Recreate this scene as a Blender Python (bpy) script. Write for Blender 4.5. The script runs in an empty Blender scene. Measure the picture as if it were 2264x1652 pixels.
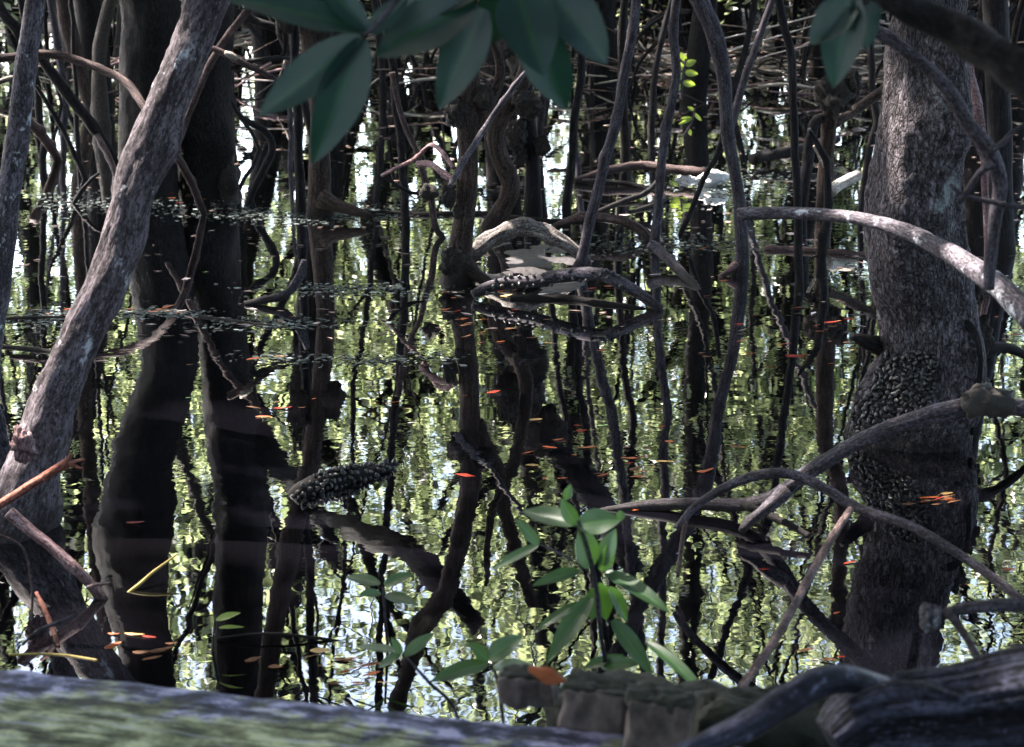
import bpy, math, random
from mathutils import Vector, Matrix, noise
from mathutils.bvhtree import BVHTree
random.seed(7)
R = math.radians
scene = bpy.context.scene
C = scene.collection

# ------------------------------------------------------------------ camera
H, PITCH, F = 1.40, R(15.2), 3770.0          # eye height over the water, tilt, focal length in units of a 2264 px wide frame
cam_d = bpy.data.cameras.new('Camera'); cam = bpy.data.objects.new('Camera', cam_d); C.objects.link(cam)
cam.location = (0, 0, H); cam.rotation_euler = (R(90) - PITCH, 0, 0)
cam_d.sensor_width = 36; cam_d.lens = 36 * F / 2264; cam_d.clip_start = .02; cam_d.clip_end = 2000
cam_d.dof.use_dof = True; cam_d.dof.focus_distance = 5.2; cam_d.dof.aperture_fstop = 7.5; cam_d.dof.aperture_blades = 7
scene.camera = cam

# ------------------------------------------------------------------ light
SUN_EL, SUN_AZ = R(56), R(-58)               # azimuth from +Y towards +X: the sun stands behind the trees, to the left
world = bpy.data.worlds.new('World'); scene.world = world; world.use_nodes = True
wn = world.node_tree; bg = wn.nodes['Background']
sky = wn.nodes.new('ShaderNodeTexSky'); sky.sky_type = 'NISHITA'; sky.sun_disc = False
sky.sun_elevation = SUN_EL; sky.sun_rotation = SUN_AZ; sky.air_density = 1.0; sky.dust_density = 3.0
wn.links.new(sky.outputs[0], bg.inputs[0]); bg.inputs[1].default_value = .15
sun_d = bpy.data.lights.new('Sun', 'SUN'); sun_d.energy = 5.0; sun_d.angle = R(.53); sun_d.color = (1, .93, .84)
sun = bpy.data.objects.new('Sun', sun_d); C.objects.link(sun)
sdir = Vector((math.sin(SUN_AZ) * math.cos(SUN_EL), math.cos(SUN_AZ) * math.cos(SUN_EL), math.sin(SUN_EL)))
sun.rotation_euler = sdir.to_track_quat('Z', 'Y').to_euler()
scene.view_settings.view_transform = 'Standard'; scene.view_settings.look = 'None'
scene.view_settings.exposure = 3.1; scene.view_settings.gamma = 1.0
cy = scene.cycles
cy.use_denoising = True; cy.max_bounces = 8; cy.diffuse_bounces = 3; cy.glossy_bounces = 4; cy.transmission_bounces = 4
cy.transparent_max_bounces = 8; cy.caustics_reflective = False; cy.caustics_refractive = False; cy.sample_clamp_indirect = 6

# ------------------------------------------------------------------ pixels of the photograph -> points of the place
FWD = Vector((0, math.cos(PITCH), -math.sin(PITCH))); UP = Vector((0, math.sin(PITCH), math.cos(PITCH)))
EYE = Vector((0, 0, H))
def ray(x, y): return FWD + Vector((1, 0, 0)) * ((x - 1132) / F) + UP * ((826 - y) / F)
def P(x, y, Y): d = ray(x, y); return EYE + d * (Y / d.y)                 # at depth Y
def Z(x, y, z=0.0): d = ray(x, y); return EYE + d * ((z - H) / d.z)      # at height z (0 = water)
def RF(x, y, Y):                                                          # what the water mirrors at (x, y), at depth Y
    h = Z(x, y); d = ray(x, y); d = Vector((d.x, d.y, -d.z)); return h + d * ((Y - h.y) / d.y)
def px(r, Y): return r * Y * 1.03 / F
def YW(y): return Z(1132, y).y

# ------------------------------------------------------------------ node helpers
def newmat(name):
    m = bpy.data.materials.new(name); m.use_nodes = True
    nt = m.node_tree; nt.nodes.clear()
    out = nt.nodes.new('ShaderNodeOutputMaterial')
    return m, nt, out
def N(nt, t, **kw):
    n = nt.nodes.new(t)
    for k, v in kw.items():
        if k in n.inputs: n.inputs[k].default_value = v
        else: setattr(n, k, v)
    return n
def L(nt, a, b): nt.links.new(a, b)
def ramp(nt, fac, stops, interp='LINEAR'):
    r = nt.nodes.new('ShaderNodeValToRGB'); r.color_ramp.interpolation = interp
    el = r.color_ramp.elements
    while len(el) < len(stops): el.new(.5)
    for e, (p, c) in zip(el, stops): e.position = p; e.color = tuple(c) + (1,) if len(c) == 3 else c
    L(nt, fac, r.inputs[0]); return r.outputs[0]
def math_n(nt, op, a, b=None, clamp=False):
    m = nt.nodes.new('ShaderNodeMath'); m.operation = op; m.use_clamp = clamp
    for i, v in enumerate((a, b)):
        if v is None: continue
        if isinstance(v, (int, float)): m.inputs[i].default_value = v
        else: L(nt, v, m.inputs[i])
    return m.outputs[0]
def mixc(nt, fac, a, b, mode='MIX'):
    m = nt.nodes.new('ShaderNodeMix'); m.data_type = 'RGBA'; m.blend_type = mode
    for s, v in ((m.inputs[0], fac), (m.inputs[6], a), (m.inputs[7], b)):
        if isinstance(v, (int, float)): s.default_value = v
        elif isinstance(v, tuple): s.default_value = v + (1,) if len(v) == 3 else v
        else: L(nt, v, s)
    return m.outputs[2]
def scaled(nt, src, s):
    m = nt.nodes.new('ShaderNodeMapping'); m.inputs['Scale'].default_value = s; L(nt, src, m.inputs[0]); return m.outputs[0]

def bark(name, dark, mid, light, streak=.22, scale=60, bump=.6, lichen=None, lichen_amt=.56, plates=0, rough=.8, lscale=9, dist=.006):
    """bark that runs along its own stem (the 'bark' attribute is the point in the straightened stem)"""
    m, nt, out = newmat(name)
    at = N(nt, 'ShaderNodeAttribute', attribute_name='bark').outputs['Vector']
    v = scaled(nt, at, (1, 1, streak))
    n1 = N(nt, 'ShaderNodeTexNoise', Scale=scale, Detail=7, Roughness=.68); L(nt, v, n1.inputs['Vector'])
    n2 = N(nt, 'ShaderNodeTexNoise', Scale=scale * .17, Detail=4, Roughness=.6); L(nt, at, n2.inputs['Vector'])
    col = ramp(nt, n1.outputs[0], [(.39, dark), (.50, mid), (.64, light)])  # grain tones, with hollows darkened to imitate shade in the bark
    col = mixc(nt, ramp(nt, n2.outputs[0], [(.42, (0, 0, 0)), (.66, (.8, .8, .8))]), col, tuple(c * .4 for c in mid))
    n3 = N(nt, 'ShaderNodeTexNoise', Scale=scale * 3.1, Detail=4, Roughness=.7); L(nt, scaled(nt, at, (1, 1, .6)), n3.inputs['Vector'])
    col = mixc(nt, ramp(nt, n3.outputs[0], [(.40, (.85, .85, .85)), (.50, (0, 0, 0))]), col, tuple(c * .5 for c in dark))
    col = mixc(nt, ramp(nt, n3.outputs[0], [(.58, (0, 0, 0)), (.66, (.7, .7, .7))]), col, tuple(c * 1.25 for c in light))
    h = math_n(nt, 'ADD', n1.outputs[0], math_n(nt, 'MULTIPLY', n3.outputs[0], .5))
    if plates:
        vo = N(nt, 'ShaderNodeTexVoronoi', feature='DISTANCE_TO_EDGE', Scale=plates)
        wv = nt.nodes.new('ShaderNodeVectorMath'); wv.operation = 'MULTIPLY_ADD'
        nn = N(nt, 'ShaderNodeTexNoise', Scale=plates * .9, Detail=3); L(nt, at, nn.inputs['Vector'])
        L(nt, nn.outputs[1], wv.inputs[0]); wv.inputs[1].default_value = (.035, .035, .035); L(nt, scaled(nt, at, (1.25, 1.25, .62)), wv.inputs[2])
        L(nt, wv.outputs[0], vo.inputs['Vector'])
        crack = ramp(nt, vo.outputs[0], [(.0, (.0, .0, .0)), (.16, (1, 1, 1))])
        v3 = N(nt, 'ShaderNodeTexVoronoi', Scale=plates); L(nt, wv.outputs[0], v3.inputs['Vector'])
        tint = mixc(nt, .45, (1, 1, 1), v3.outputs['Color'], 'MULTIPLY')
        bw = nt.nodes.new('ShaderNodeRGBToBW'); L(nt, tint, bw.inputs[0])
        col = mixc(nt, 1.0, col, bw.outputs[0], 'MULTIPLY')
        col = mixc(nt, 1.0, col, mixc(nt, crack, (.5, .5, .5), (1, 1, 1)), 'MULTIPLY')
        h = math_n(nt, 'ADD', math_n(nt, 'MULTIPLY', h, .6), crack)
    if lichen:
        nl = N(nt, 'ShaderNodeTexNoise', Scale=lscale, Detail=6, Roughness=.7); L(nt, at, nl.inputs['Vector'])
        lf = ramp(nt, nl.outputs[0], [(lichen_amt, (0, 0, 0)), (lichen_amt + .07, (1, 1, 1))])
        col = mixc(nt, lf, col, lichen)
    gz = nt.nodes.new('ShaderNodeSeparateXYZ'); L(nt, N(nt, 'ShaderNodeNewGeometry').outputs['Position'], gz.inputs[0])
    wet = ramp(nt, math_n(nt, 'ADD', gz.outputs[2], math_n(nt, 'MULTIPLY', n2.outputs[0], .12)), [(.075, (.75, .75, .75)), (.15, (0, 0, 0))])
    col = mixc(nt, wet, col, (.012, .010, .009))
    b = N(nt, 'ShaderNodeBump', Strength=bump, Distance=dist); L(nt, h, b.inputs['Height'])
    p = N(nt, 'ShaderNodeBsdfPrincipled', Roughness=rough); p.inputs['Specular IOR Level'].default_value = .10
    L(nt, col, p.inputs['Base Color']); L(nt, b.outputs[0], p.inputs['Normal']); L(nt, p.outputs[0], out.inputs[0])
    return m

def leafmat(name, a, b, trans, gloss=.07, rough=.35, tmix=.5, rib=None, mixed=False):
    """thin leaf: diffuse, light coming through, a waxy sheen; each leaf its own tone"""
    m, nt, out = newmat(name)
    geo = N(nt, 'ShaderNodeNewGeometry')
    rnd = geo.outputs['Random Per Island']
    col = mixc(nt, rnd, a, b)
    if mixed: tcol = ramp(nt, rnd, [(0, tuple(c * .10 for c in trans)), (.42, tuple(c * .20 for c in trans)), (.62, trans), (1, tuple(c * f for c, f in zip(trans, (1.3, 1.15, 1.2))))])  # dim leaves mixed in to stand for the shaded inside of the wood
    else: tcol = mixc(nt, rnd, trans, tuple(c * f for c, f in zip(trans, (1.35, 1.1, .7))))
    if rib:
        at = N(nt, 'ShaderNodeAttribute', attribute_name='bark').outputs['Vector']
        sx = N(nt, 'ShaderNodeSeparateXYZ'); L(nt, at, sx.inputs[0])
        rf = ramp(nt, math_n(nt, 'ABSOLUTE', sx.outputs[0]), [(.05, (1, 1, 1)), (.15, (0, 0, 0))])
        vs = math_n(nt, 'SINE', math_n(nt, 'SUBTRACT', math_n(nt, 'MULTIPLY', sx.outputs[1], 95.0), math_n(nt, 'MULTIPLY', math_n(nt, 'ABSOLUTE', sx.outputs[0]), 16.0)))
        col = mixc(nt, ramp(nt, vs, [(.80, (0, 0, 0)), (1, (.35, .35, .35))]), col, rib)
        col = mixc(nt, rf, col, rib)
        w = N(nt, 'ShaderNodeTexNoise', Scale=60, Detail=3); L(nt, geo.outputs['Position'], w.inputs[0])
        col = mixc(nt, math_n(nt, 'MULTIPLY', w.outputs[0], .8), col, tuple(c * .55 for c in a))
    d = N(nt, 'ShaderNodeBsdfDiffuse'); L(nt, col, d.inputs[0])
    t = N(nt, 'ShaderNodeBsdfTranslucent'); L(nt, tcol, t.inputs[0])
    mx = N(nt, 'ShaderNodeMixShader'); mx.inputs[0].default_value = tmix; L(nt, d.outputs[0], mx.inputs[1]); L(nt, t.outputs[0], mx.inputs[2])
    g = N(nt, 'ShaderNodeBsdfGlossy', Roughness=rough); g.inputs[0].default_value = (1, 1, 1, 1)
    m2 = N(nt, 'ShaderNodeMixShader'); m2.inputs[0].default_value = gloss; L(nt, mx.outputs[0], m2.inputs[1]); L(nt, g.outputs[0], m2.inputs[2])
    L(nt, m2.outputs[0], out.inputs[0]); return m

def plain(name, a, b, scale=40, rough=.7, bump=.3, dist=.003, spec=.4, stretch=(1, 1, 1), coord='Object'):
    m, nt, out = newmat(name)
    tc = N(nt, 'ShaderNodeTexCoord').outputs[coord]
    n1 = N(nt, 'ShaderNodeTexNoise', Scale=scale, Detail=6, Roughness=.65); L(nt, scaled(nt, tc, stretch), n1.inputs['Vector'])
    col = ramp(nt, n1.outputs[0], [(.32, a), (.68, b)])
    b_ = N(nt, 'ShaderNodeBump', Strength=bump, Distance=dist); L(nt, n1.outputs[0], b_.inputs['Height'])
    p = N(nt, 'ShaderNodeBsdfPrincipled', Roughness=rough); p.inputs['Specular IOR Level'].default_value = spec
    L(nt, col, p.inputs['Base Color']); L(nt, b_.outputs[0], p.inputs['Normal']); L(nt, p.outputs[0], out.inputs[0]); return m

def hexc(r, g, b): return (r, g, b)
M = {}
M['trunk_dark'] = bark('bark_dark', (0.003314, 0.003012, 0.003212), (0.0116, 0.01004, 0.01044), (0.02818, 0.02509, 0.02649), streak=.45, scale=90, bump=.9, dist=.008)
M['trunk_scaly'] = bark('bark_scaly', (0.03958, 0.0326, 0.03532), (0.1301, 0.1087, 0.1196), (0.2376, 0.2066, 0.231), streak=.5, scale=55, bump=.8, plates=46, lichen=(.20, .21, .21), lichen_amt=.60, lscale=7, dist=.009)
M['trunk_pale'] = bark('bark_pale', (0.02931, 0.02536, 0.02959), (0.08793, 0.07608, 0.08807), (0.1583, 0.1409, 0.1691), streak=.35, scale=45, bump=.7, lichen=(.42, .43, .46), lichen_amt=.58, lscale=13)
M['trunk_leaning'] = bark('bark_leaning', (0.02931, 0.02367, 0.02607), (0.0938, 0.07608, 0.08456), (0.17, 0.1409, 0.1621), streak=.3, scale=38, bump=.8, lichen=(.42, .42, .45), lichen_amt=.61, lscale=10, dist=.008)
M['trunk_brown'] = bark('bark_brown', (0.01439, 0.009573, 0.007888), (0.0437, 0.03008, 0.02564), (0.08224, 0.05925, 0.05177), streak=.25, scale=60, bump=.7)
M['trunk_far'] = bark('bark_far', (0.004194, 0.003598, 0.003966), (0.01348, 0.01139, 0.01225), (0.02996, 0.02638, 0.02884), streak=.3, scale=30, bump=.5)
M['stem_grey'] = bark('bark_stem', (0.02331, 0.01993, 0.02265), (0.06217, 0.05232, 0.06166), (0.1191, 0.1046, 0.1259), streak=.18, scale=70, bump=.6, lichen=(.33, .33, .35), lichen_amt=.70, lscale=16)
M['stem_dark'] = bark('bark_stem_dark', (0.005219, 0.004526, 0.005023), (0.01565, 0.01358, 0.01506), (0.0348, 0.03133, 0.03558), streak=.18, scale=80, bump=.6)
M['root_brown'] = bark('bark_root', (0.02755, 0.01776, 0.01685), (0.07716, 0.0518, 0.04943), (0.1488, 0.1085, 0.1096), streak=.12, scale=70, bump=.6)
M['root_grey'] = bark('bark_root_grey', (0.02331, 0.02043, 0.0239), (0.07768, 0.06727, 0.07864), (0.1555, 0.1371, 0.1635), streak=.10, scale=60, bump=.9, lichen=(.36, .36, .36), lichen_amt=.71, lscale=11, dist=.005)
M['root_sunlit'] = bark('bark_sunlit', (0.0425, 0.0357, 0.034), (0.17, 0.1445, 0.136), (0.391, 0.357, 0.34), streak=.12, scale=60, bump=.9)  # paler tone stands in for the glare of sun on the humped root
M['wood_pale'] = bark('wood_pale', (.22, .18, .15), (.40, .34, .29), (.58, .52, .46), streak=.08, scale=60, bump=.4)
M['root_red'] = bark('bark_red', (.10, .035, .025), (.24, .09, .065), (.38, .17, .13), streak=.12, scale=60, bump=.4)
M['root_pink'] = bark('bark_pink', (.08, .045, .045), (.23, .14, .145), (.36, .25, .26), streak=.12, scale=60, bump=.5)
M['drift'] = bark('driftwood', (0.002328, 0.002352, 0.003629), (0.0163, 0.01706, 0.02685), (0.07566, 0.07644, 0.1198), streak=.05, scale=50, bump=1.0, dist=.012, rough=.55)
M['drift_blue'] = bark('driftwood_smooth', (0.00582, 0.006468, 0.01089), (0.02444, 0.02646, 0.045), (0.09312, 0.09704, 0.1524), streak=.05, scale=38, bump=.6, rough=.42)
M['burl'] = plain('burl_bark', (.004, .003, .003), (.030, .022, .018), scale=70, rough=.9, bump=1, dist=.02)
M['snail'] = plain('snail_shell', (.004, .0035, .0035), (.022, .020, .020), scale=90, rough=.45, bump=.2, spec=.4)
M['mud'] = plain('mud', (.008, .006, .005), (.030, .024, .021), scale=4, rough=.75, bump=.8, dist=.03)
M['shoal'] = plain('wet_mud', (.007, .005, .006), (.028, .02, .023), scale=40, rough=.5, bump=.8, dist=.012)
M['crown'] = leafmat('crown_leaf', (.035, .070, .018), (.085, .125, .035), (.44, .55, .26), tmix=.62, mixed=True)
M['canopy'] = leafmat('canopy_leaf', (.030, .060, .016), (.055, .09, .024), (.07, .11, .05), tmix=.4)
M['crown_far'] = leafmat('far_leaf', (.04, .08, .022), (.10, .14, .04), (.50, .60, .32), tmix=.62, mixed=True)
M['leaf_dark'] = leafmat('broad_leaf', (0.00414, 0.02024, 0.01869), (0.00621, 0.02909, 0.02731), (0.00828, 0.04428, 0.02587), gloss=.025, rough=.38, tmix=.28, rib=(.014, .06, .018))
M['seedling'] = leafmat('seedling_leaf', (0.01875, 0.06375, 0.0165), (0.03375, 0.09, 0.0225), (0.0675, 0.18, 0.03), gloss=.05, rough=.4, tmix=.4, rib=(.09, .19, .07))
M['leaf_lime'] = leafmat('lime_leaf', (.13, .22, .04), (.2, .28, .06), (.34, .5, .06), gloss=.05)
M['leaf_orange'] = plain('leaf_orange', (0.176, 0.0336, 0.0096), (0.32, 0.08, 0.0224), scale=30, rough=.6, spec=.1)
M['leaf_rust'] = plain('leaf_rust', (.13, .035, .014), (.30, .09, .035), scale=30, rough=.6, spec=.1)
M['leaf_red'] = plain('leaf_red', (0.1456, 0.00936, 0.0052), (0.234, 0.026, 0.01144), scale=30, rough=.6, spec=.1)
M['leaf_ochre'] = plain('leaf_ochre', (0.24, 0.128, 0.032), (0.4, 0.256, 0.088), scale=30, rough=.5)
M['leaf_pale'] = plain('leaf_pale', (.45, .40, .36), (.62, .57, .52), scale=30, rough=.5)
M['leaf_green'] = plain('leaf_green', (.10, .22, .06), (.22, .36, .12), scale=30, rough=.5)
M['leaf_brown'] = plain('leaf_brown', (.07, .03, .015), (.17, .08, .04), scale=30, rough=.6, spec=.1)
def scatter_mat(name, stops, rough=.6):
    m, nt, out = newmat(name); g = N(nt, 'ShaderNodeNewGeometry')
    p = N(nt, 'ShaderNodeBsdfPrincipled', Roughness=rough); p.inputs['Specular IOR Level'].default_value = .12; L(nt, ramp(nt, g.outputs['Random Per Island'], stops), p.inputs['Base Color']); L(nt, p.outputs[0], out.inputs[0]); return m
M['litter'] = scatter_mat('litter', [(0, (.012, .009, .008)), (.55, (.05, .035, .03)), (.8, (.22, .15, .13)), (1, (.55, .46, .44))])
M['scum'] = scatter_mat('scum', [(0, (.008, .011, .011)), (.7, (.032, .042, .041)), (1, (.14, .17, .165))])
M['rock'] = plain('rock', (.48, .47, .48), (.70, .69, .70), scale=14, rough=.8, bump=.8, dist=.02)
M['reed'] = plain('reed', (0.1728, 0.1152, 0.0192), (0.264, 0.2016, 0.048), scale=30)

# board: weathered blue-grey timber, yellow-green lichen growing in from the walked side
m, nt, out = newmat('weathered_board')
tc = N(nt, 'ShaderNodeTexCoord').outputs['Object']
n1 = N(nt, 'ShaderNodeTexNoise', Scale=30, Detail=7, Roughness=.66); L(nt, scaled(nt, tc, (.55, 1, 1)), n1.inputs[0])
col = ramp(nt, n1.outputs[0], [(.42, (.008, .010, .022)), (.5, (.055, .06, .115)), (.59, (.27, .27, .40))])
sx = N(nt, 'ShaderNodeSeparateXYZ'); L(nt, tc, sx.inputs[0])
n2 = N(nt, 'ShaderNodeTexNoise', Scale=15, Detail=6, Roughness=.65); L(nt, tc, n2.inputs[0])
lf = ramp(nt, math_n(nt, 'ADD', math_n(nt, 'MULTIPLY', math_n(nt, 'ADD', sx.outputs[1], -.03), -7.0), math_n(nt, 'MULTIPLY', n2.outputs[0], 2.6)), [(.62, (0, 0, 0)), (.92, (1, 1, 1))])
lc = ramp(nt, n1.outputs[0], [(.38, (.03, .036, .018)), (.5, (.12, .135, .07)), (.61, (.30, .33, .20))])
col = mixc(nt, lf, col, lc)
n4 = N(nt, 'ShaderNodeTexNoise', Scale=75, Detail=5, Roughness=.7); L(nt, scaled(nt, tc, (.06, 1, 1)), n4.inputs[0])
col = mixc(nt, ramp(nt, n4.outputs[0], [(.40, (.9, .9, .9)), (.47, (0, 0, 0))]), col, (.006, .006, .008))
col = mixc(nt, ramp(nt, n4.outputs[0], [(.56, (0, 0, 0)), (.66, (.55, .55, .55))]), col, (.26, .26, .33))
b_ = N(nt, 'ShaderNodeBump', Strength=.9, Distance=.006); L(nt, n1.outputs[0], b_.inputs['Height'])
p = N(nt, 'ShaderNodeBsdfPrincipled', Roughness=.8); p.inputs['Specular IOR Level'].default_value = .2; L(nt, col, p.inputs['Base Color']); L(nt, b_.outputs[0], p.inputs['Normal']); L(nt, p.outputs[0], out.inputs[0])
M['board'] = m
M['stub_end'] = plain('sawn_wood', (0.0128, 0.009408, 0.008709), (0.09312, 0.06762, 0.06169), scale=34, bump=.7)
M['moss'] = plain('mossy_top', (.005, .006, .004), (.022, .023, .014), scale=30, rough=.9, bump=.8, dist=.01)

# water: dark tannin body, mirror film with fine wavelets, rougher streaks towards the far bank
m, nt, out = newmat('swamp_water')
pos = N(nt, 'ShaderNodeNewGeometry').outputs['Position']
w1 = N(nt, 'ShaderNodeTexNoise', Scale=16, Detail=2, Roughness=.5); L(nt, scaled(nt, pos, (1, .9, 1)), w1.inputs[0])
w2 = N(nt, 'ShaderNodeTexNoise', Scale=2.3, Detail=2, Roughness=.5); L(nt, scaled(nt, pos, (.5, 1.4, 1)), w2.inputs[0])
w3 = N(nt, 'ShaderNodeTexNoise', Scale=.55, Detail=3, Roughness=.6); L(nt, scaled(nt, pos, (.6, 1.6, 1)), w3.inputs[0])
ruff = ramp(nt, w3.outputs[0], [(.40, (.12, .12, .12)), (.62, (1, 1, 1))])
hgt = math_n(nt, 'ADD', math_n(nt, 'MULTIPLY', math_n(nt, 'MULTIPLY', w1.outputs[0], ruff), .00034), math_n(nt, 'MULTIPLY', w2.outputs[0], .0009))
b_ = N(nt, 'ShaderNodeBump', Strength=1, Distance=1); L(nt, hgt, b_.inputs['Height'])
fr = N(nt, 'ShaderNodeFresnel', IOR=1.32); L(nt, b_.outputs[0], fr.inputs[1])
gl = N(nt, 'ShaderNodeBsdfGlossy', Roughness=.0); gl.inputs[0].default_value = (1, 1, 1, 1); L(nt, b_.outputs[0], gl.inputs['Normal'])
df = N(nt, 'ShaderNodeBsdfDiffuse'); L(nt, ramp(nt, w3.outputs[0], [(.35, (.0012, .001, .0012)), (.7, (.0022, .0022, .0038))]), df.inputs[0])
mx = N(nt, 'ShaderNodeMixShader'); L(nt, math_n(nt, 'MULTIPLY', fr.outputs[0], 2.8, True), mx.inputs[0]); L(nt, df.outputs[0], mx.inputs[1]); L(nt, gl.outputs[0], mx.inputs[2])
L(nt, mx.outputs[0], out.inputs[0]); M['water'] = m

# ------------------------------------------------------------------ mesh collector
def nz(p, f, s=0.0): return noise.noise(Vector((p.x * f + s, p.y * f + s * .7, p.z * f - s)))
def spline(pts, rad, step):
    """Catmull-Rom through pts with radii, resampled about every step metres"""
    out = []; n = len(pts)
    for i in range(n - 1):
        p0, p1, p2, p3 = pts[max(i - 1, 0)], pts[i], pts[i + 1], pts[min(i + 2, n - 1)]
        k = max(2, int((p2 - p1).length / step))
        for j in range(k):
            t = j / k; t2, t3 = t * t, t * t * t
            q = .5 * ((2 * p1) + (p2 - p0) * t + (2 * p0 - 5 * p1 + 4 * p2 - p3) * t2 + (3 * p1 - p0 - 3 * p2 + p3) * t3)
            out.append((q, rad[i] + (rad[i + 1] - rad[i]) * (t2 * (3 - 2 * t))))
    out.append((pts[-1], rad[-1])); return out

def rising(pts, rad):
    """keeps only the points that go on climbing"""
    p, r = [pts[0]], [rad[0]]
    for a, b in zip(pts[1:], rad[1:]):
        if a.z > p[-1].z + .04: p.append(a); r.append(b)
    return p, r
class MB:
    def __init__(s): s.v = []; s.f = []; s.b = []
    def tube(s, pts, rad, sides=10, step=None, amp=.12, freq=None, seed=None, knots=0, wob=.0, zs=.6):
        if not isinstance(rad, (list, tuple)): rad = [rad] * len(pts)
        seed = random.uniform(0, 90) if seed is None else seed
        rm = max(rad); step = step or max(rm * .9, .006); freq = freq or .55 / rm
        sp = spline([Vector(p) for p in pts], rad, step)
        if wob:
            sp = [(q + Vector((nz(q, 1 / (rm * 9), seed), nz(q, 1 / (rm * 9), seed + 31), 0)) * wob * rm, r) for q, r in sp]
        n = len(sp); t = (sp[1][0] - sp[0][0]).normalized()
        u = t.cross(Vector((.31, .87, .11))).normalized(); s0 = len(s.v); dist = 0
        kn = [(random.uniform(0, 1) * n, random.uniform(0, 6.28), random.uniform(.25, .55)) for _ in range(knots)]
        for i, (q, r) in enumerate(sp):
            if i: dist += (q - sp[i - 1][0]).length
            t = (sp[min(i + 1, n - 1)][0] - sp[max(i - 1, 0)][0]).normalized()
            u = (u - t * u.dot(t)).normalized(); w = t.cross(u)
            for k in range(sides):
                a = 6.28318 * k / sides; d = u * math.cos(a) + w * math.sin(a)
                lp = Vector((math.cos(a) * rm, math.sin(a) * rm, dist * zs))
                rr = r * (1 + amp * (nz(lp, freq, seed) + .5 * nz(lp, freq * 2.7, seed + 9) + .38 * nz(lp, freq * 6.5, seed + 3)))
                for (ki, ka, kh) in kn:
                    di = (i - ki) * step / rm; da = math.atan2(math.sin(a - ka), math.cos(a - ka))
                    rr += r * kh * math.exp(-di * di * 1.3 - da * da * 2.2)
                s.v.append(q + d * rr); s.b.append((math.cos(a) * rm + seed, math.sin(a) * rm, dist))
        for i in range(n - 1):
            for k in range(sides):
                a = s0 + i * sides + k; b = s0 + i * sides + (k + 1) % sides
                s.f.append((a, b, b + sides, a + sides))
        for i, sg in ((0, -1), (n - 1, 1)):
            c = len(s.v); q = sp[i][0]; s.v.append(q); s.b.append((seed, 0, 0 if i == 0 else dist))
            for k in range(sides):
                a = s0 + i * sides + k; b = s0 + i * sides + (k + 1) % sides
                s.f.append((b, a, c) if sg < 0 else (a, b, c))
        return s
    def bole(s, pts, rad, **kw): return s.tube(*rising([Vector(p) for p in pts], rad), **kw)
    def blob(s, c, rx, ry, rz, amp=.35, freq=None, seg=22, seed=None):
        seed = random.uniform(0, 90) if seed is None else seed; freq = freq or 1.6 / rx; s0 = len(s.v); rows = seg // 2
        for i in range(rows + 1):
            th = math.pi * i / rows
            for k in range(seg):
                a = 6.28318 * k / seg; d = Vector((math.sin(th) * math.cos(a), math.sin(th) * math.sin(a), math.cos(th)))
                e = Vector((d.x * rx, d.y * ry, d.z * rz)); f = 1 + amp * (nz(e, freq, seed) + .6 * nz(e, freq * 2.4, seed) + .5 * nz(e, freq * 5, seed))
                s.v.append(c + e * f); s.b.append(tuple(e))
        for i in range(rows):
            for k in range(seg):
                a = s0 + i * seg + k; b = s0 + i * seg + (k + 1) % seg
                s.f.append((a, a + seg, b + seg, b))
        return s
    def leaf(s, base, tip, width, up, fold=.25, curl=.0, nu=2, nv=1, wave=0.0, seed=0.0):
        """an elliptic blade; nu steps along, nv each side of the midrib"""
        ax = tip - base; ln = ax.length; axn = ax / max(ln, 1e-6)
        side = axn.cross(up)
        if side.length < 1e-4: side = axn.cross(Vector((.3, .8, .5)))
        side.normalize(); nrm = side.cross(axn); s0 = len(s.v)
        for i in range(nu + 1):
            t = i / nu
            w = width * .5 * (math.sin(math.pi * min(1, .06 + .94 * t ** .85)) ** .8 if nu > 2 else (.12, 1, .05)[i] if nu == 2 else 1)
            cz = curl * ln * (t * t - t * .2)
            for j in range(-nv, nv + 1):
                e = j / nv
                q = base + axn * (ln * t) + side * (w * e) + nrm * (fold * w * abs(e) ** 1.3 - cz + wave * w * math.sin(t * 9 + seed) * e)
                s.v.append(q); s.b.append((e, t, seed))
        c = 2 * nv + 1
        for i in range(nu):
            for j in range(2 * nv):
                a = s0 + i * c + j; s.f.append((a, a + 1, a + 1 + c, a + c))
        return s
    def box(s, mat4, sx, sy, sz, bev=.004, nx=1):
        """box with chamfered long edges; centre at origin of mat4"""
        prof = []
        for (a, b) in ((-1, -1), (1, -1), (1, 1), (-1, 1)):
            cy_, cz = a * sy / 2, b * sz / 2
            p1 = (cy_ - a * bev, cz); p2 = (cy_, cz - b * bev)
            prof += [p1, p2] if a * b < 0 else [p2, p1]
        s0 = len(s.v); k = len(prof)
        for i in range(nx + 1):
            x = -sx / 2 + sx * i / nx
            for (y, z) in prof:
                v = Vector((x, y, z)); j = .35 * bev * nz(v, 30, 3.0)
                s.v.append(mat4 @ (v + Vector((0, j, j)))); s.b.append((y, z, x))
        for i in range(nx):
            for q in range(k):
                a = s0 + i * k + q; b = s0 + i * k + (q + 1) % k; s.f.append((a, b, b + k, a + k))
        s.f.append(tuple(s0 + q for q in reversed(range(k)))); s.f.append(tuple(s0 + nx * k + q for q in range(k)))
        return s
    def mesh(s, name, mat, smooth=True):
        me = bpy.data.meshes.new(name); me.from_pydata([tuple(v) for v in s.v], [], s.f)
        a = me.attributes.new('bark', 'FLOAT_VECTOR', 'POINT'); a.data.foreach_set('vector', [c for b in s.b for c in b])
        me.polygons.foreach_set('use_smooth', [smooth] * len(me.polygons)); me.materials.append(M[mat]); me.update(); return me
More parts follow.
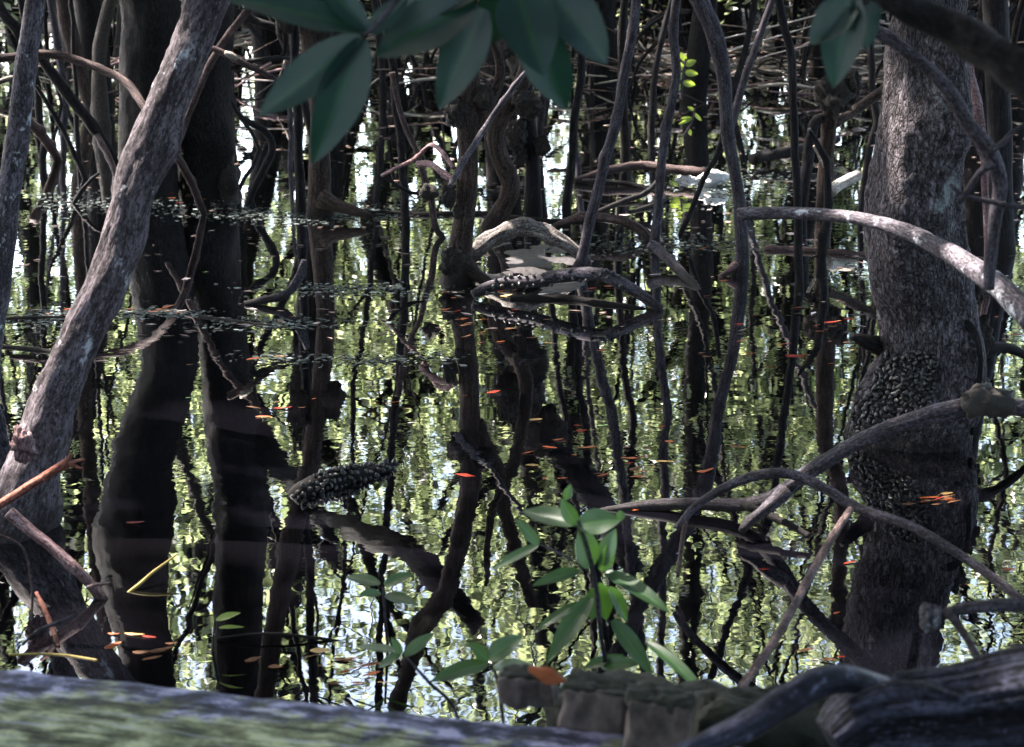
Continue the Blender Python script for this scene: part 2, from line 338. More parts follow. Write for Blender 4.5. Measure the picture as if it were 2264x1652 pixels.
    def build(s, name, mat, parent=None, smooth=True): return link(name, s.mesh(name, mat, smooth), parent)

def link(name, me, parent=None):
    o = bpy.data.objects.new(name, me); C.objects.link(o)
    if parent is not None:
        o.parent = parent; o.matrix_parent_inverse = Matrix.Translation(-parent.location)
    return o
def tag(o, label, cat, group=None, kind=None):
    if label: o['label'] = label
    if cat: o['category'] = cat
    if group: o['group'] = group
    if kind: o['kind'] = kind
    return o
def thing(name, label, cat, loc=(0, 0, 0), group=None):
    o = bpy.data.objects.new(name, None); C.objects.link(o); o.location = loc; o.empty_display_size = .1
    return tag(o, label, cat, group)
def copy_tree(o, loc, rz=0, sc=1.0, label=None):
    c = o.copy(); C.objects.link(c); c.location = loc; c.rotation_euler = (0, 0, rz); c.scale = (sc, sc, sc)
    if label: c['label'] = label
    for ch in list(o.children):
        d = ch.copy(); C.objects.link(d); d.parent = c
    return c

# ================================================================== the setting
def grid(name, x0, x1, y0, y1, nx, ny, hf, mat, kind='structure'):
    mb = MB()
    for j in range(ny + 1):
        for i in range(nx + 1):
            x = x0 + (x1 - x0) * i / nx; t = j / ny; y = y0 + (y1 - y0) * t
            mb.v.append(Vector((x, y, hf(x, y)))); mb.b.append((x, y, 0))
    for j in range(ny):
        for i in range(nx):
            a = j * (nx + 1) + i; mb.f.append((a, a + 1, a + nx + 2, a + nx + 1))
    o = mb.build(name, mat); return tag(o, None, None, kind=kind)
wt = MB(); wt.v = [Vector(v) for v in ((-300, -100, 0), (300, -100, 0), (300, 500, 0), (-300, 500, 0))]; wt.b = [(0, 0, 0)] * 4; wt.f = [(0, 1, 2, 3)]
tag(wt.build('water', 'water'), 'still dark swamp water mirroring the mangroves', 'water', kind='structure')
def bank_h(x, y):
    sh = max(13.6, min(20.5, 16.6 - .62 * x)) + 1.1 * noise.noise(Vector((x * .35, 3.1, 0))) + .6 * noise.noise(Vector((x * 1.1, 9.1, 0)))
    t = max(-1, min(1, (y - sh) / 2.2)); v = Vector((x, y, 0))
    return .10 * t + .05 * noise.noise(v * 1.3) + .03 * noise.noise(v * 4)
tag(grid('mud_bank', -28, 28, 11, 60, 220, 200, bank_h, 'mud'), 'dark mud bank under the far mangroves', 'bank', kind='structure')
def shoal(x, y): 
    v = Vector((x, y, 0)); c = Z(1180, 585); e = ((x - c.x) / .36) ** 2 + ((y - c.y) / .75) ** 2
    return .012 * (1 - e) + .016 * noise.noise(v * 7) + .006 * noise.noise(v * 23) - .009
c0 = Z(1180, 585)
tag(grid('mud_shoal', c0.x - .5, c0.x + .5, c0.y - 1.0, c0.y + 1.0, 60, 80, shoal, 'shoal'), 'wet mud shoal rising around the middle trunk', 'mud', kind='structure')

# gaps in the leaf roof: where the photograph shows a fleck of sun, the way to the sun is open
FLECKS = [(P(x, y, Y), r) for x, y, Y, r in ((1130, 500, 6.85, .15), (1165, 498, 6.85, .15), (1070, 535, 6.86, .12), (1260, 535, 6.84, .08), (1200, 590, 6.8, .16), (1140, 630, 6.2, .08), (70, 960, 3.78, .10), (132, 810, 3.84, .06), (216, 620, 3.89, .06), (262, 440, 3.93, .05), (305, 330, 3.97, .06), (368, 150, 4.02, .06), (105, 880, 3.81, .08), (180, 700, 3.86, .05), (1430, 1312, 2.36, .0),
          (1200, 1380, 2.4, .0), (1350, 1215, 2.42, .0), (274, 60, 8.8, -.02), (270, 160, 8.8, -.02), (268, 240, 8.75, -.02), (1575, 385, 8.9, .2), (1515, 395, 8.9, .14), (1150, 180, 6.2, .07), (1080, 275, 6.2, .05), (1957, 190, 4.45, .02), (1946, 310, 4.42, .01), (1370, 1124, 3.9, .08), (1850, 1175, 3.1, .06), (1850, 1495, 1.69, .015),
          (2150, 590, 3.4, .08), (1900, 484, 3.85, .06), (60, 1075, 3.2, .06), (100, 1200, 3.3, .06),  (512, 122, 7.7, .06), (1880, 392, 7.8, .09), (1290, 570, 6.2, .05), (40, 250, 5, .07), (30, 100, 5, .06), (1960, 560, 6.7, .2), (1480, 460, 8, .3), (700, 470, 8, .3), (1465, 330, 8.8, .08), (1700, 1190, 3.6, .10))]
def lit(v):
    for c, r in FLECKS:
        d = v - c
        if (d - sdir * d.dot(sdir)).length_squared < (r + .05) ** 2: return True
    return False
# ================================================================== crowns of leaves
def crown_mb(rx, ry, rz, clumps, per, size, spread, seed, flat=.6):
    rnd = random.Random(seed); mb = MB()
    for _ in range(clumps):
        while True:
            q = Vector((rnd.uniform(-1, 1), rnd.uniform(-1, 1), rnd.uniform(-1, 1)))
            if .12 < q.length < 1: break
        c = Vector((q.x * rx, q.y * ry, q.z * rz)); sp = spread * rnd.uniform(.6, 1.4)
        for k in range(int(per * rnd.uniform(.5, 1.5))):
            b = c + Vector((rnd.gauss(0, 1), rnd.gauss(0, 1), rnd.gauss(0, .7))) * sp
            d = Vector((rnd.gauss(0, 1), rnd.gauss(0, 1), rnd.gauss(-.25, .6))).normalized()
            u = Vector((rnd.gauss(0, .6), rnd.gauss(0, .6), 1)).normalized(); s = size * rnd.uniform(.65, 1.35)
            mb.leaf(b, b + d * s, s * .46, u, fold=rnd.uniform(.1, .4))
    return mb


# ================================================================== trees that stand in view
def mtree(label, group=None, loc=(0, 0, 0)): return thing('mangrove_tree', label, 'tree', loc, group)
def up(x, y, Y): return P(x, y, Y)
def crown_for(t, c, rx, ry, rz, seed, clumps=70, per=16, size=.10, spread=.22):
    mb = crown_mb(rx, ry, rz, clumps, per, size, spread, seed); mb.v = [v + Vector(c) for v in mb.v]
    mb.f = [f for f in mb.f if not lit(mb.v[f[0]])]
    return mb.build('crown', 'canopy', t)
def burls(t, spots, Y):
    for (x, y, r, ry) in spots:
        MB().blob(P(x, y, Y), px(r, Y), px(r, Y), px(ry, Y), amp=.42, seg=48).build('burl', 'burl', t)

YT = YW(418)
t = mtree('dark rough trunk of the twin pair, further from the leaning trunk at its foot', 'twin dark trunks', Z(330, 418)); t['label'] = 'dark straight twin trunk crossed by the arching brown root'
MB().bole([P(324, 480, YT), P(322, 405, YT), P(328, 340, YT), P(330, 150, YT), P(331, 0, YT), RF(330, 700, YT), RF(318, 1000, YT), RF(308, 1130, YT), RF(300, 1320, YT), RF(330, 1500, YT), RF(360, 1900, YT)],
          [px(r, YT) for r in (82, 70, 63, 61, 60, 60, 70, 80, 70, 58, 48)], sides=56, step=.03, amp=.075, freq=9, knots=3).build('trunk', 'trunk_dark', t)
crown_for(t, (-3.2, YT + .3, 6.2), 2.4, 2.2, 1.6, 11, 110)
t = mtree('dark twin trunk behind the leaning trunk with a broken pale branch before it', 'twin dark trunks', Z(455, 412))
YU = YW(412) + .12
MB().bole([P(452, 480, YU), P(452, 400, YU), P(452, 340, YU), P(457, 150, YU), P(460, 0, YU), RF(478, 700, YU), RF(522, 1000, YU), RF(535, 1130, YU), RF(528, 1300, YU), RF(530, 1500, YU), RF(540, 1900, YU)],
          [px(r, YU) for r in (70, 63, 58, 56, 55, 53, 64, 62, 55, 54, 46)], sides=56, step=.03, amp=.075, freq=9, knots=3).build('trunk', 'trunk_dark', t)
MB().tube([RF(560, 960, YU), RF(610, 1020, YU), RF(660, 1090, YU + .3), RF(740, 1200, YU + .5)], [px(r, YU) for r in (40, 30, 22, 16)], amp=.1).build('limb', 'trunk_dark', t)
MB().blob(P(505, 398, YU - .1), px(26, YU), px(26, YU), px(34, YU), amp=.3).build('burl', 'burl', t)
crown_for(t, (-.6, YU + .4, 6.4), 2.3, 2.2, 1.6, 12, 110)

YL = YW(1190)
t = mtree('pale lichen spotted trunk leaning across the swamp', loc=Z(30, 1195))
lean = [(15, 1260, 72), (30, 1170, 70), (60, 1070, 66), (92, 980, 62), (126, 870, 52), (180, 745, 47), (247, 580, 43), (300, 420, 44), (345, 290, 46), (410, 130, 47), (462, 0, 48), (620, -400, 50), (820, -900, 46), (1000, -1800, 40)]
MB().tube([P(x, y, YL + .04 * i) for i, (x, y, r) in enumerate(lean)], [px(r, YL) for (x, y, r) in lean], sides=56, step=.016, amp=.17, freq=14, knots=12).build('trunk', 'trunk_leaning', t)
MB().blob(P(52, 985, YL - .02), px(26, YL), px(22, YL), px(36, YL), amp=.42, seg=48).build('burl', 'root_pink', t)
crown_for(t, (1.0, 5.0, 5.6), 2.0, 1.8, 1.1, 13, 80)

YP = YW(880)
t = mtree('slim lichen blotched trunk leaning at the very edge beside the arching brown root', loc=Z(-40, 900))
pole = [(-55, 960, 30), (-32, 820, 28), (5, 560, 26), (22, 420, 24), (42, 270, 23), (58, 140, 22), (82, -20, 21), (120, -400, 20), (160, -1300, 16)]
MB().tube([P(x, y, YP) for x, y, r in pole], [px(r, YP) for x, y, r in pole], sides=20, amp=.12, knots=6).build('trunk', 'trunk_pale', t)
crown_for(t, (-2.2, 5.4, 5.4), 1.8, 1.7, 1.0, 14, 70)

YR = YW(962)
t = mtree('broad scaly trunk with a snail covered flared foot', loc=Z(2005, 965))
RT = [(2000, 1060, 140), (2003, 975, 134), (2016, 900, 122), (2043, 800, 104), (2046, 700, 100), (2034, 600, 109), (2018, 480, 101), (2022, 330, 84), (2030, 220, 77), (2045, 100, 74), (2058, -60, 72), (2080, -800, 66), (2110, -2600, 55)]
rt = MB().tube([P(x, y, YR) for x, y, r in RT], [px(r, YR) for x, y, r in RT], sides=72, amp=.11, step=.013, freq=11, knots=9, seed=4.2)
rt.build('trunk', 'trunk_scaly', t)
burls(t, [(2150, 640, 30, 36), (2158, 745, 34, 48), (2140, 850, 36, 60), (1950, 640, 20, 24)], YR)
MB().tube([P(2120, 700, YR - .1), P(2155, 735, YR - .14), P(2168, 800, YR - .16), P(2160, 880, YR - .14), P(2150, 960, YR - .1)], [px(r, YR) for r in (10, 8, 6, 5, 5)], sides=8).build('prop_root', 'stem_dark', t)
MB().tube([P(2100, 850, YR + .1), P(2170, 780, YR + .1), P(2230, 770, YR + .15), P(2290, 800, YR + .2)], [px(r, YR) for r in (24, 18, 12, 8)], sides=10).build('prop_root', 'stem_dark', t)
MB().tube([P(1960, 770, YR + .02), P(1920, 755, YR - .02), P(1885, 742, YR - .06)], [px(r, YR) for r in (26, 17, 7)], sides=12, amp=.3).build('limb', 'stem_dark', t)
crown_for(t, (3.2, 5.6, 5.6), 2.2, 2.0, 1.2, 15, 90)

YC = YW(622)
t = mtree('middle trunk with black burls, snails round its foot', loc=Z(1015, 625))
c1 = [(1014, 700, 36), (1014, 625, 36), (1014, 575, 28), (1020, 520, 24), (1034, 430, 22), (1036, 330, 23), (1034, 262, 26)]
MB().bole([P(x, y, YC) for x, y, r in c1] + [RF(1020, 960, YC), RF(1040, 1060, YC), RF(1015, 1200, YC), RF(975, 1330, YC), RF(915, 1430, YC + .1), RF(860, 1650, YC + .3)], [px(r, YC) for x, y, r in c1] + [px(r, YC) for r in (30, 24, 22, 24, 22, 20)], sides=20, amp=.16, knots=6).build('trunk', 'trunk_brown', t)
MB().tube([P(1050, 300, YC), P(1076, 235, YC), P(1104, 180, YC), P(1102, 120, YC), P(1080, 60, YC), P(1070, -120, YC)], [px(r, YC) for r in (17, 15, 12, 10, 9, 7)], amp=.2).build('limb', 'trunk_brown', t)
burls(t, [(1008, 248, 24, 32), (1072, 216, 19, 26), (992, 430, 15, 30), (1000, 575, 26, 30), (1012, 470, 10, 14)], YC - .04)
MB().tube([P(1030, 590, YC), P(1060, 612, YC - .05), P(1095, 628, YC - .12)], [px(r, YC) for r in (24, 13, 5)], sides=12).build('prop_root', 'trunk_brown', t)
crown_for(t, (.5, YC + .2, 5.6), 2.2, 1.9, 1.1, 16, 90)
YS = YW(505)
t = mtree('reddish brown trunk bent like an S beside the middle trunk', loc=Z(1090, 505))
c2 = [(1084, 540, 28), (1090, 500, 24), (1118, 450, 20), (1130, 405, 20), (1110, 360, 20), (1095, 306, 19), (1108, 255, 19), (1142, 205, 18), (1165, 150, 16), (1160, 60, 15), (1130, -80, 15)]
MB().bole([P(x, y, YS) for x, y, r in c2] + [RF(1100, 900, YS), RF(1110, 1100, YS), RF(1180, 1350, YS)], [px(r, YS) for x, y, r in c2] + [px(r, YS) for r in (22, 16, 14)], sides=18, amp=.14).build('trunk', 'trunk_brown', t)
burls(t, [(1160, 222, 26, 20), (1122, 96, 22, 30)], YS - .05)
crown_for(t, (1.2, YS + .5, 6.2), 2.0, 2.0, 1.2, 17, 80)
YK = YW(472)
t = mtree('grey trunk hung with black lumps behind the S shaped trunk', loc=Z(1180, 472))
c3 = [(1182, 520, 22), (1179, 472, 20), (1176, 340, 17), (1165, 245, 17), (1160, 120, 17), (1158, 0, 18)]
MB().bole([P(x, y, YK) for x, y, r in c3] + [RF(1172, 800, YK), RF(1225, 930, YK), RF(1310, 1085, YK), RF(1400, 1260, YK + .2)], [px(r, YK) for x, y, r in c3] + [px(r, YK) for r in (26, 34, 34, 26)], sides=18, amp=.15).build('trunk', 'stem_dark', t)
burls(t, [(1143, 300, 20, 36), (1200, 322, 16, 22), (1172, 240, 26, 22), (1150, 345, 14, 18)], YK - .05)
for (x, y, r, ry) in ((1165, 790, 45, 50), (1150, 870, 60, 62), (1205, 960, 44, 60)):
    MB().blob(RF(x, y, YK), px(r, YK), px(r * .8, YK), px(ry, YK), amp=.5, seg=26).build('burl', 'burl', t)
crown_for(t, (2.2, YK + .2, 6.0), 2.0, 2.0, 1.2, 18, 80)
YD = YW(478)
t = mtree('short dark trunk with a root curling right, under the hanging leaves', loc=Z(707, 478))
MB().bole([P(707, 520, YD), P(707, 470, YD), P(706, 420, YD), P(707, 350, YD), P(705, 230, YD), RF(708, 720, YD), RF(708, 860, YD), RF(690, 1000, YD), RF(648, 1180, YD), RF(592, 1480, YD), RF(560, 1800, YD)], [px(r, YD) for r in (36, 31, 25, 23, 21, 21, 20, 21, 25, 22, 18)], sides=18, amp=.14).build('trunk', 'trunk_brown', t)
MB().tube([P(712, 440, YD - .06), P(745, 455, YD - .1), P(790, 468, YD - .16), P(824, 480, YD - .2)], [px(r, YD) for r in (22, 15, 10, 5)], amp=.15).build('prop_root', 'trunk_brown', t)
MB().tube([RF(700, 1130, YD), RF(800, 1180, YD - .6), RF(915, 1226, YD - 1.0), RF(980, 1294, YD - 1.2), RF(1060, 1390, YD - 1.3)], [px(r, YD - .6) for r in (20, 26, 28, 24, 18)], amp=.3).build('limb', 'trunk_dark', t)
MB().blob(RF(735, 880, YD), px(26, YD), px(24, YD), px(40, YD), amp=.45).build('burl', 'burl', t)
MB().blob(RF(660, 900, YD), px(24, YD), px(24, YD), px(44, YD), amp=.45).build('burl', 'burl', t)
crown_for(t, (-1.6, YD - .6, 5.6), 2.0, 1.8, 1.1, 19, 80)
YB = YW(462)
t = mtree('pole trunk with a big black lump beside the scaly trunk', loc=Z(1822, 462))
kp = [(1818, 500, 20), (1822, 455, 18), (1828, 340, 16), (1836, 260, 18), (1854, 150, 22), (1866, 40, 20), (1880, -100, 20)]
MB().bole([P(x, y, YB) for x, y, r in kp] + [RF(1850, 890, YB), RF(1860, 1100, YB), RF(1850, 1400, YB)], [px(r, YB) for x, y, r in kp] + [px(r, YB) for r in (24, 18, 18)], sides=18, amp=.14).build('trunk', 'trunk_brown', t)
burls(t, [(1846, 214, 40, 42), (1880, 190, 22, 34)], YB - .06)
MB().tube([P(1818, 258, YB), P(1800, 275, YB - .05), P(1787, 350, YB - .1), P(1775, 440, YB - .15), P(1770, 480, YB - .15)], [px(r, YB) for r in (10, 12, 13, 12, 10)], amp=.2).build('prop_root', 'stem_dark', t)
MB().tube([P(1845, 275, YB), P(1900, 237, YB + .1), P(1985, 180, YB + .2)], [px(r, YB) for r in (10, 11, 12)], amp=.1).build('limb', 'trunk_brown', t)
crown_for(t, (4.0, YB, 6.2), 2.2, 2.0, 1.2, 20, 80)
t = mtree('dim trunk standing behind the blurred forked branch', loc=Z(2300, 560))
YE = YW(560)
MB().tube([P(2215, 620, YE), P(2212, 560, YE), P(2210, 300, YE + .1), P(2200, 0, YE + .2), P(2190, -500, YE + .3), P(2180, -1300, YE + .4)], [px(r, YE) for r in (40, 32, 26, 28, 26, 20)], sides=16, amp=.12).build('trunk', 'stem_dark', t)
crown_for(t, (4.3, YE + .5, 5.6), 1.8, 1.8, 1.0, 21, 60)

# ------------------------------------------------------------------ thin upright stems
def stem(label, base, pts, mat='stem_grey', rb=None, name='thin_sapling', Y=None, sides=12, ext=True, amp=.13, knots=5, group=None):
    Y = Y or YW(base[1]); n = base[2]
    a = [(base[0] + (base[0] - pts[0][0]) * .15, base[1] + 40, n)] + [base] + list(pts)
    if ext:
        (x0, y0, r0), (x1, y1, r1) = pts[-2], pts[-1]; dx = (x1 - x0) / (y1 - y0)
        a += [(x1 + dx * -500, y1 - 500, r1 * .95), (x1 + dx * -1100 + 25, y1 - 1100, r1 * .85), (x1 + dx * -1900, y1 - 1900, r1 * .7)]
    o = MB().tube([P(x, y, Y) for x, y, r in a], [px(r, Y) for x, y, r in a], sides=sides, amp=amp, knots=knots, wob=.6).build(name, mat)
    return tag(o, label, 'stem' if name == 'thin_sapling' else name.split('_')[-1], group)
stem('dark upright stem left of the middle trunk, forked near its top', (898, 505, 9), [(897, 476, 9), (888, 330, 9), (880, 258, 9), (863, 129, 9), (850, 0, 9)], 'stem_dark')
stem('crooked brown stem rising from a dark knot beside the middle trunk', (980, 525, 7), [(965, 503, 7), (945, 420, 8), (924, 343, 6), (890, 258, 6), (866, 160, 6)], 'root_brown', ext=False)
stem('dark straight stem between the hanging leaves and the far bank', (1255, 476, 11), [(1257, 440, 10), (1266, 340, 9), (1276, 220, 9), (1289, 100, 9), (1300, 0, 9)], 'stem_dark')
stem('grey stem leaning right with its foot at the mud shoal', (1274, 600, 14), [(1290, 558, 12), (1325, 401, 12), (1359, 272, 12), (1383, 153, 11), (1407, 0, 11)], 'stem_grey')
stem('grey upright stem that ends in a kinked root', (1447, 548, 12), [(1447, 520, 11), (1461, 391, 10), (1478, 255, 10), (1491, 153, 10), (1496, 0, 10)], 'stem_grey')
stem('tall dark stem tilting left with a thickened foot', (1633, 606, 22), [(1640, 560, 15), (1627, 408, 13), (1608, 289, 14), (1594, 170, 16), (1572, 68, 19), (1535, -20, 20)], 'stem_grey', knots=7)
stem('thin dark upright stem left of the black lumped pole', (1768, 640, 10), [(1766, 557, 10), (1763, 442, 9), (1752, 238, 9), (1746, 102, 9), (1720, 0, 9)], 'stem_dark')
stem('thin knobbly stem standing before the black lumped pole', (1815, 565, 11), [(1822, 520, 11), (1833, 459, 9), (1831, 367, 8), (1815, 330, 7), (1788, 284, 4)], 'stem_dark', ext=False, knots=8)
stem('thin dark stem right under the drooping leaf tip', (661, 470, 12), [(659, 350, 10), (656, 218, 10), (650, 60, 10), (645, -40, 10)], 'stem_dark')
stem('bent dark stem right of the twin trunks', (551, 452, 8), [(580, 380, 9), (602, 330, 8), (585, 290, 8), (535, 260, 6), (513, 225, 5)], 'stem_dark', ext=False)
stem('slanting dark stick rising from the water right of the twin trunks', (551, 440, 8), [(565, 400, 7), (580, 350, 6), (598, 312, 5)], 'stem_dark', name='dead_stick', ext=False)
stem('slim stem between the twin trunks and the hanging leaves', (530, 330, 5), [(575, 345, 4), (560, 300, 4), (520, 235, 5), (512, 150, 5)], 'stem_dark', ext=False)
stem('thin dark stem near the arching branch\'s cut end', (1505, 520, 6), [(1530, 460, 6), (1560, 390, 6), (1590, 330, 6), (1610, 240, 5)], 'stem_dark', ext=False)
stem('pale stub stem beside the lichen blotched trunk', (190, 395, 6), [(150, 310, 5), (110, 240, 5), (78, 190, 4)], 'stem_dark', ext=False)
stem('dark slender trunk at the far bank between the twin trunks and lichen trunk', (205, 250, 14), [(180, 160, 16), (150, 60, 18), (140, -40, 18)], 'trunk_brown', Y=12.5)
stem('black lumpy stem behind the long arching brown root', (235, 300, 14), [(220, 240, 18), (225, 120, 14), (240, 20, 14)], 'burl', Y=11.5, knots=9)

# ------------------------------------------------------------------ roots, sticks, branches
def limb(name, label, cat, pts, mat, sides=12, amp=.15, knots=6, group=None, zs=.6, wob=.2, step=None):
    """pts: (x, y, radius in photo pixels, depth)"""
    o = MB().tube([P(x, y, Y) for x, y, r, Y in pts], [px(r, Y) for x, y, r, Y in pts], sides=sides, amp=amp, knots=knots, zs=zs, wob=wob, step=step).build(name, mat)
    return tag(o, label, cat, group)
yr = YW(469)
limb('arching_root', 'long brown root arching past the twin trunks into the water', 'root', [(-30, 134, 9, yr), (85, 120, 9, yr), (163, 131, 9, yr), (272, 178, 9, yr - .1), (320, 238, 9, yr - .3), (381, 330, 9, yr - .4), (425, 408, 9, yr - .2), (455, 480, 7, yr - .05)], 'root_brown')
limb('arching_root', 'dark root forking down from the lichen blotched trunk to the twin trunks', 'root', [(70, 100, 10, 8.2), (136, 190, 12, 8.2), (204, 279, 12, 8.3), (240, 335, 12, 8.5), (262, 385, 11, 8.7), (270, 430, 9, 8.8)], 'stem_dark')
limb('arching_root', 'thin fork of the dark root, ending beside the leaning trunk', 'root', [(215, 300, 7, 8.3), (240, 345, 7, 8.2), (256, 390, 6, 8.1), (268, 440, 5, 8.0), (270, 470, 4, 7.9)], 'root_brown')
limb('mangrove_branch', 'grey branch crossing behind the top of the lichen blotched trunk', 'branch', [(-30, -60, 12, 8), (0, 17, 12, 8), (35, 62, 11, 8), (70, 110, 10, 8.1)], 'stem_dark')
limb('arching_root', 'stubby brown root right of the lichen blotched trunk', 'root', [(55, 262, 11, 9.5), (85, 290, 11, 9.6), (119, 337, 10, 9.8), (140, 378, 10, 9.9), (146, 400, 8, 9.9)], 'root_brown')
limb('dead_stick', 'thin straight stick leaning across the second twin trunk', 'stick', [(556, 12, 8, 8.0), (486, 105, 8, 7.9), (442, 190, 8, 7.9), (391, 323, 7, 7.9), (360, 392, 6, 7.9)], 'root_brown', knots=4)
br = thing('broken_branch', 'broken brown branch with a bare white patch before the second twin trunk', 'branch', P(500, 120, 7.7))
MB().tube([P(468, 106, 7.7), P(500, 120, 7.7), P(530, 136, 7.7), P(585, 163, 7.8), P(640, 190, 7.9)], [px(r, 7.7) for r in (6, 7, 7, 6, 4)], amp=.15).build('branch', 'root_brown', br)
MB().tube([P(497, 116, 7.66), P(510, 122, 7.66), P(526, 131, 7.66)], [px(r, 7.7) for r in (4, 7.4, 4)], amp=.1).build('bare_wood', 'wood_pale', br)
limb('mangrove_branch', 'dark branch leaving the second twin trunk under the topmost leaf', 'branch', [(520, 25, 10, 8.5), (560, 45, 9, 8.5), (600, 58, 8, 8.5), (630, 74, 7, 8.6), (628, 120, 5, 8.7), (600, 138, 4, 8.7)], 'stem_dark')
limb('dead_stick', 'thin dark stick curving off the second twin trunk', 'stick', [(510, 150, 5, 8.6), (545, 138, 5, 8.6), (590, 130, 5, 8.6), (640, 128, 4, 8.7)], 'stem_dark')
limb('dead_stick', 'forked dark stick poking from the water left of the leaning trunk', 'stick', [(160, 456, 5, YW(450)), (176, 430, 5, YW(450)), (200, 400, 4, YW(450)), (220, 383, 3, YW(450))], 'stem_dark')
yk = 6.6
limb('dead_stick', 'long pale tipped stick leaning on the burled middle trunk', 'stick', [(1164, 158, 5, 6.2), (1135, 195, 6, 6.2), (1107, 231, 6, 6.2), (1080, 272, 6, 6.2), (1036, 340, 7, 6.1), (1005, 392, 7, 6.05), (994, 412, 5, 6.0)], 'root_grey')
for lab, pts in (('crooked pinkish root bent like an elbow left of the middle trunk', [(846, 388, 4, 7.2), (875, 372, 4, 7.1), (917, 352, 5, 7.0), (945, 325, 4, 6.9), (960, 322, 5, 6.8), (980, 340, 5, 6.7), (1002, 372, 5, 6.6)]),
                 ('pink root running straight into the middle trunk', [(925, 362, 6, 6.8), (950, 363, 7, 6.7), (975, 378, 7, 6.6), (1004, 400, 7, 6.5)]),
                 ('thin dark twig crossing under the elbow shaped root', [(846, 384, 4, 7.2), (870, 405, 4, 7.2), (905, 425, 4, 7.2), (935, 428, 3, 7.2)])):
    limb('dead_stick' if 'twig' in lab else 'arching_root', lab, 'stick' if 'twig' in lab else 'root', pts, 'root_pink' if 'pink' in lab else 'stem_dark')
tag(MB().blob(P(948, 425, 6.9), px(20, 6.9), px(16, 6.9), px(17, 6.9), amp=.4).build('root_knot', 'burl'), 'small dark knot of root in the crooked stem left of the middle trunk', 'root')
y5 = YW(560)
limb('arching_root', 'thick root humped over the mud shoal with a sunlit white crest', 'root', [(1020, 585, 13.4, 6.86), (1055, 555, 16.0, 6.86), (1100, 520, 17.6, 6.85), (1150, 502, 18.5, 6.85), (1200, 512, 17.6, 6.85), (1250, 540, 16.8, 6.84), (1285, 568, 14.3, 6.83), (1300, 590, 8.4, 6.82)], 'root_sunlit', sides=26, amp=.34, step=.014, knots=5)
limb('arching_root', 'smooth brown root looping behind the humped root', 'root', [(1215, 508, 8, 7.6), (1250, 492, 9, 7.58), (1290, 480, 10, 7.52), (1340, 482, 10, 7.46), (1385, 492, 10, 7.42), (1420, 512, 10, 7.38), (1438, 535, 6, 7.35)], 'root_brown')
limb('dead_stick', 'thin dark twig dangling from the looping brown root', 'stick', [(1378, 492, 2.5, 7.43), (1366, 520, 2.5, 7.42), (1368, 550, 2.5, 7.42), (1376, 572, 2, 7.4)], 'stem_dark')
y6 = YW(670)
AR = [(1045, 652, 10, 6.2), (1085, 634, 13, 6.22), (1130, 626, 13, 6.22), (1180, 622, 14, 6.2), (1230, 612, 15, 6.18), (1290, 606, 15, 6.14), (1345, 612, 14, 6.1), (1400, 642, 13, 6.08), (1440, 668, 11, 6.05), (1462, 684, 8, 6.03)]
ar = MB().tube([P(x, y, Y) for x, y, r, Y in AR], [px(r, Y) for x, y, r, Y in AR], sides=18, amp=.16, step=.012)
tag(ar.build('arching_root', 'root_grey'), 'low grey root arching over its own reflection, crusted with snails', 'root')
limb('floating_log', 'thin dark log lying under the low arching root', 'log', [(1130, 662, 6, YW(662)), (1190, 662, 10, YW(662)), (1260, 663, 10, YW(663)), (1330, 672, 9, YW(672)), (1400, 680, 6, YW(680)), (1425, 683, 3, YW(683))], 'stem_dark', amp=.3)
limb('arching_root', 'kinked root running from the grey upright stem down to the water', 'root', [(1440, 540, 11, 6.86), (1460, 556, 11, 6.82), (1490, 585, 11, 6.7), (1515, 612, 10, 6.56), (1540, 637, 8, 6.42), (1550, 655, 6, 6.34)], 'root_grey')
limb('arching_root', 'short red brown root at the foot of the tall dark stem', 'root', [(1640, 578, 8, 6.66), (1625, 592, 8, 6.64), (1605, 604, 6, 6.62), (1590, 612, 4, 6.6)], 'root_pink')
limb('floating_log', 'flat dark log across the water left of the scaly trunk', 'log', [(1690, 552, 9, YW(552)), (1760, 555, 10, YW(555)), (1840, 560, 10, YW(560)), (1930, 568, 9, YW(568))], 'root_pink', amp=.3)
limb('floating_log', 'dark straight log floating behind the middle trunk', 'log', [(800, 470, 6, YW(470)), (880, 474, 8, YW(474)), (960, 476, 8, YW(476)), (1060, 474, 8, YW(474)), (1180, 488, 7, YW(488)), (1290, 492, 6, YW(492))], 'trunk_dark', amp=.25)
limb('mangrove_branch', 'dark limb lying in the water between two grey stems', 'branch', [(1270, 402, 8, 9.0), (1340, 378, 9, 9.1), (1420, 366, 10, 9.2), (1500, 376, 10, 9.1), (1560, 380, 8, 9.0)], 'root_brown', amp=.2)
limb('dead_stick', 'thin dark branch sagging into the water behind the kinked stem', 'stick', [(1290, 400, 5, 8.8), (1350, 402, 5, 8.7), (1420, 414, 5, 8.6), (1470, 440, 5, 8.4), (1390, 470, 4, 8.1)], 'stem_dark')
limb('dead_stick', 'dark stick slanting up from the water right of the leaning grey stem', 'stick', [(1310, 475, 6, 8.0), (1370, 448, 6, 8.1), (1430, 425, 6, 8.2), (1470, 380, 5, 8.3)], 'stem_dark')
limb('floating_log', 'burnt looking log with a broken end beyond the black lumped pole', 'log', [(1662, 352, 12, 9.6), (1720, 340, 12, 9.7), (1780, 325, 9, 9.8), (1850, 306, 8, 10)], 'trunk_dark', amp=.35)
lg = thing('cut_log', 'short sawn log with a pale cut face by the scaly trunk', 'log', P(1870, 400, 7.9))
MB().tube([P(1836, 425, 7.7), P(1850, 412, 7.75), P(1896, 388, 7.9)], [px(r, 7.8) for r in (13, 13, 12)], sides=16, amp=.06).build('trunk', 'wood_pale', lg)
